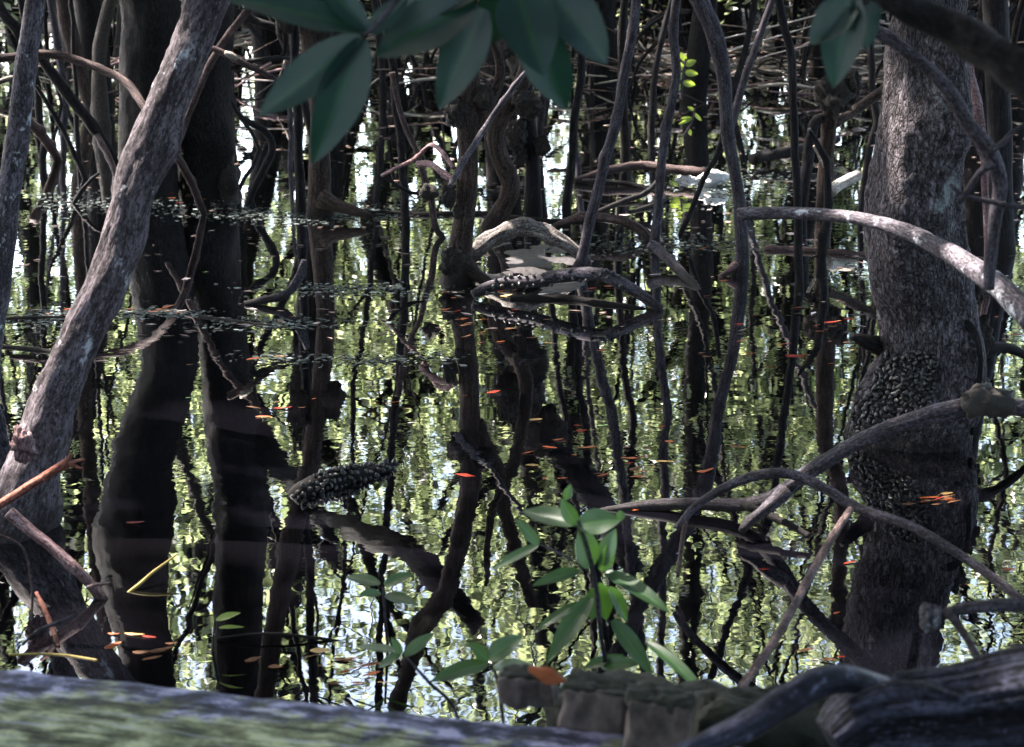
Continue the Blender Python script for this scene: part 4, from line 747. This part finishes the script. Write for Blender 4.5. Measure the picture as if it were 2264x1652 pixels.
# ================================================================== board, plank ends, driftwood
A, B = Z(-500, 1416, .45), Z(2100, 1695, .45)
ax = (B - A).normalized(); W_ = .34; per = Vector((ax.y, -ax.x, 0)); cen = (A + B) / 2 + per * (W_ / 2) - Vector((0, 0, .03))
bt = thing('edge_board', 'weathered grey board with yellow green lichen along the boardwalk edge', 'board', cen)
mw = Matrix.Translation(cen) @ Matrix.Rotation(math.atan2(ax.y, ax.x), 4, 'Z')
bm_ = MB().box(Matrix.Identity(4), (B - A).length, W_, .06, bev=.012, nx=120)
o = bpy.data.objects.new('plank', bm_.mesh('plank', 'board')); C.objects.link(o); o.parent = bt; o.matrix_parent_inverse = Matrix.Translation(-cen); o.matrix_world = mw; o.matrix_basis = mw
for k in (-.32, .3):
    q = cen + ax * ((B - A).length * k)
    MB().box(Matrix.Translation((q.x, q.y, .0)) @ Matrix.Rotation(math.atan2(ax.y, ax.x), 4, 'Z'), .1, .1, .83, bev=.006).build('post', 'trunk_dark', bt)
def chunk(mb, m4, sx, sy, sz, n=18, rough=.007, seed=0.0, pw=22):
    """a worn block: squared off, edges rubbed round, faces uneven"""
    s0 = len(mb.v); idx = {}
    def vid(i, j, k):
        if (i, j, k) not in idx:
            p = Vector((2 * i / n - 1, 2 * j / n - 1, 2 * k / n - 1)); l = (abs(p.x) ** pw + abs(p.y) ** pw + abs(p.z) ** pw) ** (1 / pw)
            p = p / max(l, 1e-6) * max(abs(p.x), abs(p.y), abs(p.z)); q = Vector((p.x * sx / 2, p.y * sy / 2, p.z * sz / 2)); nn = p.normalized()
            q += nn * rough * (nz(q, 26, seed) + .7 * nz(Vector((q.x, q.y, q.z * .3)), 110, seed)); idx[(i, j, k)] = len(mb.v); mb.v.append(m4 @ q); mb.b.append(tuple(q))
        return idx[(i, j, k)]
    for i in range(n):
        for j in range(n):
            for f in (((i, j, 0), (i, j + 1, 0), (i + 1, j + 1, 0), (i + 1, j, 0)), ((i, j, n), (i + 1, j, n), (i + 1, j + 1, n), (i, j + 1, n)), ((i, 0, j), (i + 1, 0, j), (i + 1, 0, j + 1), (i, 0, j + 1)),
                      ((i, n, j), (i, n, j + 1), (i + 1, n, j + 1), (i + 1, n, j)), ((0, i, j), (0, i, j + 1), (0, i + 1, j + 1), (0, i + 1, j)), ((n, i, j), (n, i + 1, j), (n, i + 1, j + 1), (n, i, j + 1))):
                mb.f.append(tuple(vid(*q) for q in f))
    return mb
def plank_end(label, x0, x1, yt, Y, depth, ang, zb, lean=0, seed=0):
    a, b = P(x0, yt, Y), P(x1, yt, Y); w = (b - a).length; h = a.z - zb; c = (a + b) / 2; t = thing('plank_end', label, 'plank', c)
    m4 = Matrix.Translation((c.x, c.y + depth / 2, zb + h / 2)) @ Matrix.Rotation(ang, 4, 'Z') @ Matrix.Rotation(lean, 4, 'Y')
    chunk(MB(), m4, w, depth, h, seed=seed).build('plank', 'stub_end', t)
    chunk(MB(), m4 @ Matrix.Translation((0, .003, h / 2 - .001)), w * 1.01, depth * 1.0, .012, seed=seed + 5, rough=.008, pw=9).build('moss_cover', 'moss', t)
plank_end('tan sawn plank end topped by the orange leaf', 1106, 1226, 1505, 1.93, .03, R(-10), .445, R(-2), 1)
plank_end('middle sawn plank end with dark moss right of the orange leaf', 1248, 1402, 1536, 1.86, .045, R(-16), .44, R(3), 2)
plank_end('greyer plank end beside the twisted driftwood branch', 1394, 1530, 1562, 1.80, .05, R(-9), .445, R(2), 3)
mp = MB()
a, b = P(1240, 1505, 2.12), P(1720, 1560, 1.95); c = (a + b) / 2
chunk(mp, Matrix.Translation((c.x, c.y, c.z - .055)) @ Matrix.Rotation(math.atan2(b.y - a.y, b.x - a.x), 4, 'Z') @ Matrix.Rotation(-math.atan2(b.z - a.z, (b - a).length), 4, 'Y'), (b - a).length, .12, .11, n=24, rough=.012, pw=6)
tag(mp.build('mossy_plank', 'moss'), 'dark mossy plank lying behind the sawn plank ends', 'plank')
ht = MB(); a, b = P(1520, 1568, 1.93), P(2060, 1530, 1.93); c = (a + b) / 2  # block added to stand in for the unlit gap below the driftwood
chunk(ht, Matrix.Translation((c.x, c.y, c.z - .16)) @ Matrix.Rotation(R(-4), 4, 'Z'), (b - a).length, .10, .32, n=24, rough=.014, pw=7)
tag(ht.build('shade_block', 'moss'), 'black timber added for the dark void under the twisted driftwood branch', 'timber')
tag(MB().leaf(P(1168, 1476, 1.90), P(1262, 1502, 1.89), px(40, 1.9), Vector((.1, -.6, .8)), fold=-.5, curl=.22, nu=14, nv=3, wave=.35).build('fallen_leaf', 'leaf_rust'), 'curled orange leaf resting on the tan plank end', 'leaf')
dl = [(1840, 1640, 60, 1.72), (1900, 1600, 88, 1.73), (1980, 1588, 96, 1.74), (2110, 1580, 104, 1.74), (2264, 1560, 118, 1.73), (2460, 1525, 124, 1.7), (2700, 1480, 120, 1.66)]
dt = thing('driftwood_log', 'grey grooved driftwood log lying on the boardwalk edge', 'log', P(2110, 1660, 1.74))
MB().tube([P(x, y, Y) for x, y, r, Y in dl], [px(r, Y) for x, y, r, Y in dl], sides=120, amp=.24, step=.006, zs=.07, freq=22, seed=12).build('log', 'drift', dt)
MB().tube([P(1880, 1560, 1.66), P(1950, 1530, 1.66), P(2030, 1526, 1.65), P(2120, 1545, 1.64)], [px(r, 1.7) for r in (16, 22, 20, 10)], sides=20, amp=.2, zs=.2).build('limb', 'drift', dt)
tag(MB().tube([P(x, y, Y) for x, y, Y in ((1440, 1700, 1.60), (1560, 1648, 1.62), (1660, 1600, 1.64), (1740, 1550, 1.66), (1800, 1512, 1.68), (1862, 1500, 1.7), (1930, 1514, 1.73), (2010, 1540, 1.78))], [px(r, 1.66) for r in (30, 30, 33, 36, 37, 33, 30, 26)], sides=40, amp=.16, step=.006, zs=.16, freq=28).build('driftwood_branch', 'drift_blue'), 'smooth twisted blue grey branch humped against the driftwood log', 'branch')

# ================================================================== the mangrove wood beyond
def far_template(seed, h, cr):
    rnd = random.Random(seed); random.seed(seed)
    t = thing('mangrove_tree', 'x', 'tree', (0, 0, 0), 'mangroves on the far bank')
    p = [Vector((0, 0, -.3))]; a = rnd.uniform(0, 6.28); ln = rnd.uniform(.05, .22)
    for i in range(1, 7): p.append(Vector((math.cos(a) * ln * h * i / 6 + rnd.gauss(0, .07), math.sin(a) * ln * h * i / 6 + rnd.gauss(0, .07), h * i / 6)))
    r0 = rnd.uniform(.06, .125)
    MB().tube(p, [r0 * (1.2, 1, .92, .85, .75, .6, .4)[i] for i in range(7)], sides=12, amp=.14, step=.12, knots=6).build('trunk', 'trunk_far', t)
    for k in range(3):
        i = rnd.choice((2, 3, 4)); b = rnd.uniform(0, 6.28); l = rnd.uniform(.7, 1.5); q = p[i].lerp(p[i + 1], rnd.random())
        MB().tube([q, q + Vector((math.cos(b) * l * .5, math.sin(b) * l * .5, l * .45)), q + Vector((math.cos(b) * l, math.sin(b) * l, l * 1.2))], [r0 * .5, r0 * .38, r0 * .15], sides=8, step=.1).build('limb', 'trunk_far', t)
    for k in range(rnd.choice((3, 4, 5))):
        b = rnd.uniform(0, 6.28); z = rnd.uniform(.35, 1.1); l = z * rnd.uniform(.8, 1.3)
        MB().tube([Vector((0, 0, z)), Vector((math.cos(b) * l * .45, math.sin(b) * l * .45, z * .92)), Vector((math.cos(b) * l * .85, math.sin(b) * l * .85, z * .45)), Vector((math.cos(b) * l, math.sin(b) * l, -.15))], [.022, .019, .016, .012], sides=8, step=.06, amp=.2, wob=.7).build('prop_root', 'stem_dark', t)
    mb = crown_mb(cr, cr, h * .42, 100, 24, .10, .19, seed); mb.v = [v + p[-1] * .69 + Vector((0, 0, h * .02)) for v in mb.v]
    mb.build('crown', 'crown', t); return t
temps = [far_template(31, 6.5, 1.5), far_template(32, 7.5, 1.8), far_template(33, 5.5, 1.6), far_template(34, 8.5, 1.7), far_template(35, 4.6, 1.4)]
rf = random.Random(21); pts = []; items = []
def kept(x, y, gap, own):
    return all((x - a) ** 2 + (y - b) ** 2 > gap * gap for a, b in own)
def pixel(v):
    d = v - EYE; f = d.dot(FWD); return 1132 + F * d.x / f, 826 - F * d.dot(UP) / f
n = 0
for tries in range(3000):
    y = rf.uniform(12.6, 26); x = rf.uniform(-.40 * y - 1, .40 * y + 1)
    if not kept(x, y, .72, pts): continue
    pts.append((x, y)); k = rf.randrange(5); z = max(-.05, bank_h(x, y) - .02)
    o = temps[n] if n < 5 else None
    rz, sc = rf.uniform(0, 6.28), rf.uniform(.8, 1.2)
    if o is None: o = copy_tree(temps[k], (x, y, z), rz, sc)
    else: o.location = (x, y, z); o.rotation_euler = (0, 0, rz); o.scale = (sc, sc, sc)
    u = pixel(Vector((x, y, z))); items.append((o, u[0], u[1], ('slim tall', 'leafy spreading', 'bushy short', 'lofty', 'low crowned')[n if n < 5 else k])); n += 1
    if n >= 100: break
place_labels(items, '{} far bank mangrove {} {}')
# shrubs under them
def shrub_template(seed, w, h):
    random.seed(seed); t = thing('mangrove_shrub', 'x', 'shrub', (0, 0, 0), 'shrubs under the far mangroves')
    for k in range(4):
        b = random.uniform(0, 6.28); MB().tube([Vector((0, 0, -.1)), Vector((math.cos(b) * w * .3, math.sin(b) * w * .3, h * .4)), Vector((math.cos(b) * w * .6, math.sin(b) * w * .6, h * .95))], [.022, .018, .008], sides=7, step=.08).build('stem', 'trunk_far', t)
    mb = crown_mb(w, w, h * .42, 46, 18, .085, .16, seed); mb.v = [v + Vector((0, 0, h * .64)) for v in mb.v]; mb.build('foliage', 'crown_far', t); return t
st = [shrub_template(51, .9, 1.9), shrub_template(52, 1.1, 2.4), shrub_template(53, .8, 1.5)]
items = []; own = []; n = 0
for tries in range(3000):
    y = rf.uniform(15.5, 24); x = rf.uniform(-.38 * y - 1, .38 * y + 1)
    if not kept(x, y, 1.2, own): continue
    own.append((x, y)); k = rf.randrange(3); z = bank_h(x, y) - .02; rz, sc = rf.uniform(0, 6.28), rf.uniform(.8, 1.25)
    if n < 3: o = st[n]; o.location = (x, y, z); o.rotation_euler = (0, 0, rz); o.scale = (sc,) * 3
    else: o = copy_tree(st[k], (x, y, z), rz, sc)
    u = pixel(Vector((x, y, z))); items.append((o, u[0], u[1], ('rounded', 'tall', 'low')[n if n < 3 else k])); n += 1
    if n >= 34: break
place_labels(items, '{} far bank shrub {} {}')
# thin straight saplings, bare up to their tops
random.seed(41); items = []; own = []
for i in range(400):
    y = rf.uniform(9.6, 19); x = rf.uniform(-.34 * y, .34 * y)
    if not kept(x, y, .45, own): continue
    u = pixel(Vector((x, y, 0)))
    if y < 12.5 and (560 < u[0] < 640 or 900 < u[0] < 1010 or 1660 < u[0] < 1740): continue
    own.append((x, y)); h = rf.uniform(4.5, 8); a, b = rf.gauss(0, .16), rf.gauss(0, .1); r = rf.uniform(.010, .026); p = Vector((x, y, -.15))
    ps = [p + Vector((a * h * k / 7 + rf.gauss(0, .035), b * h * k / 7 + rf.gauss(0, .035), h * k / 7)) for k in range(8)]
    t = thing('mangrove_sapling', 'x', 'sapling', p, 'thin saplings standing in the far water')
    MB().tube(ps, [r * q for q in (1.3, 1, .95, .9, .8, .7, .55, .3)], sides=8, step=.09, amp=.16, knots=5, wob=.8).build('trunk', rf.choice(('stem_dark', 'trunk_far', 'stem_dark', 'stem_grey')), t)
    for k in range(3):
        q = ps[rf.choice((2, 3, 4, 5))]; c = rf.uniform(0, 6.28); l = rf.uniform(.4, 1.1)
        MB().tube([q, q + Vector((math.cos(c) * l * .5, math.sin(c) * l * .5, l * .5)), q + Vector((math.cos(c) * l, math.sin(c) * l, l * 1.2))], [r * .55, r * .4, r * .2], sides=6, step=.08, wob=.8).build('limb', 'trunk_far', t)
    items.append((t, u[0], u[1], ('left leaning' if a < -.08 else 'right leaning' if a > .08 else 'upright') + (' slender' if r < .018 else ' sturdy')))
    if len(items) >= 60: break
place_labels(items, '{} sapling, far water {} {}')
# fallen sticks on the bank, sunlit
random.seed(77); items = []
for i in range(150):
    y = rf.uniform(12.8, 19.5); u0 = rf.uniform(-60, 2330)
    if u0 < 1250 and rf.random() < .35: continue
    c = P(u0, 120, y); c.z = max(0, bank_h(c.x, y)) + rf.uniform(.01, .12); a = rf.gauss(0, .6); l = rf.uniform(.35, 1.3); d = Vector((math.cos(a), math.sin(a), rf.gauss(0, .16))) * l * .5
    sag = Vector((0, 0, rf.uniform(-.03, .14)))
    mt = rf.choice(('wood_pale', 'root_pink', 'stem_dark', 'root_brown', 'wood_pale', 'stem_dark'))
    o = MB().tube([c - d, c - d * .3 + sag, c + d * .4 + sag, c + d], [r * rf.uniform(.7, 1.5) for r in (.006, .010, .009, .004)], sides=8, amp=.2, step=.05, wob=.8).build('dead_stick', mt)
    tag(o, 'x', 'stick', 'fallen sticks on the far bank'); u = pixel(c)
    items.append((o, u[0], u[1], {'wood_pale': 'bleached', 'root_pink': 'pinkish', 'stem_dark': 'dark', 'root_brown': 'brown'}[mt]))
place_labels(items, '{} fallen stick, far bank {} {}')
tm = MB(); random.seed(99)
for i in range(330):
    y = rf.uniform(12.6, 20); x = rf.uniform(-.36 * y, .36 * y)
    if x < .5 and rf.random() < .45: continue
    a = rf.gauss(0, .7); l = rf.uniform(.35, 1.5) * .5; d = Vector((math.cos(a), math.sin(a), rf.gauss(0, .22))) * l; c = Vector((x, y, max(0, bank_h(x, y)) + abs(rf.gauss(0, .28)) + .02)); r = rf.uniform(.003, .008); w = Vector((rf.gauss(0, .06), rf.gauss(0, .06), rf.uniform(-.05, .12)))
    tm.tube([c - d, c - d * .3 + w, c + d * .35 + w * .6, c + d], [r, r * 1.1, r, r * .5], sides=6, step=.09, amp=.2, wob=1.5)
tag(tm.build('twig_tangle', 'litter'), 'dense tangle of fine dead twigs over the far bank', 'twigs', kind='stuff')
mb = MB()
for i in range(5200):
    y = rf.uniform(12.4, 22); x = rf.uniform(-.36 * y, .36 * y); z = bank_h(x, y)
    if z < 0: continue
    a = rf.uniform(0, 6.28); l = rf.uniform(.04, .10); b = Vector((x, y, z + rf.uniform(.005, .05)))
    mb.leaf(b, b + Vector((math.cos(a), math.sin(a), rf.gauss(0, .25))) * l, l * .42, Vector((rf.gauss(0, .4), rf.gauss(0, .4), 1)), fold=rf.uniform(-.3, .3))
tag(mb.build('leaf_litter', 'litter'), 'dry pale leaf litter over the far mud bank', 'litter', kind='stuff')
# unseen leaf roof, added to shade the water and the boardwalk
mb = MB(); rw = random.Random(64)
for i in range(10500):
    x = rw.uniform(-15, 12); y = rw.uniform(-10, 11); z = rw.uniform(5.2, 8.5)
    if noise.noise(Vector((x * .45, y * .45, z * .3))) < -.52: continue
    for k in range(14):
        b = Vector((x + rw.gauss(0, .3), y + rw.gauss(0, .3), z + rw.gauss(0, .22))); d = Vector((rw.gauss(0, 1), rw.gauss(0, 1), rw.gauss(-.25, .6))).normalized(); l = rw.uniform(.15, .26)
        if lit(b + d * l * .5): continue
        mb.leaf(b, b + d * l, l * .5, Vector((rw.gauss(0, .5), rw.gauss(0, .5), 1)), fold=.25)
for i in range(26):  # extra clumps added on the sun's path to keep the board shaded
    q = Z(-80 + 56 * i + rw.uniform(-30, 30), 1520 + 6 * i + rw.uniform(-20, 60), .45); q = q + sdir * (rw.uniform(5.2, 7.5) / sdir.z)
    for k in range(34):
        b = q + Vector((rw.gauss(0, .22), rw.gauss(0, .22), rw.gauss(0, .2))); d = Vector((rw.gauss(0, 1), rw.gauss(0, 1), rw.gauss(-.25, .6))).normalized(); l = rw.uniform(.15, .26)
        mb.leaf(b, b + d * l, l * .5, Vector((rw.gauss(0, .5), rw.gauss(0, .5), 1)), fold=.25)
tag(mb.build('shade_canopy', 'canopy'), 'unseen leafy canopy added to shade the water', 'foliage', kind='stuff')
# unseen foliage added at the photographer's back and sides to dim frontal light
mb = MB(); rw = random.Random(65)
for i in range(4200):
    a = rw.uniform(-.25, math.pi + .25); rr = rw.uniform(9, 15); x, y, z = math.cos(a) * rr, 1.5 - math.sin(a) * rr, rw.uniform(.2, 9)
    if noise.noise(Vector((x * .35, y * .35, z * .35))) < -.25: continue
    for k in range(12):
        b = Vector((x + rw.gauss(0, .4), y + rw.gauss(0, .4), z + rw.gauss(0, .35))); d = Vector((rw.gauss(0, 1), rw.gauss(0, 1), rw.gauss(-.2, .6))).normalized(); l = rw.uniform(.14, .3)
        mb.leaf(b, b + d * l, l * .5, Vector((rw.gauss(0, .5), rw.gauss(0, .5), 1)), fold=.25)
tag(mb.build('shade_foliage', 'canopy'), 'unseen mangrove foliage added around the boardwalk to dim the light', 'foliage', kind='stuff')
# the wood behind, one mass
mb = MB(); rw = random.Random(90)
for i in range(1900):
    y = rw.uniform(27, 50); x = rw.uniform(-.5 * y - 2, .5 * y + 2); z = rw.uniform(.1, 15) 
    if noise.noise(Vector((x * .35, y * .2, z * .35))) < -.12: continue
    for k in range(12):
        b = Vector((x + rw.gauss(0, .45), y + rw.gauss(0, .45), z + rw.gauss(0, .35))); d = Vector((rw.gauss(0, 1), rw.gauss(0, 1), rw.gauss(-.2, .6))).normalized(); l = rw.uniform(.14, .3)
        mb.leaf(b, b + d * l, l * .5, Vector((rw.gauss(0, .5), rw.gauss(0, .5), 1)), fold=.25)
tag(mb.build('far_foliage', 'crown_far'), 'sunlit green mass of the wood behind the mangroves', 'foliage', kind='stuff')
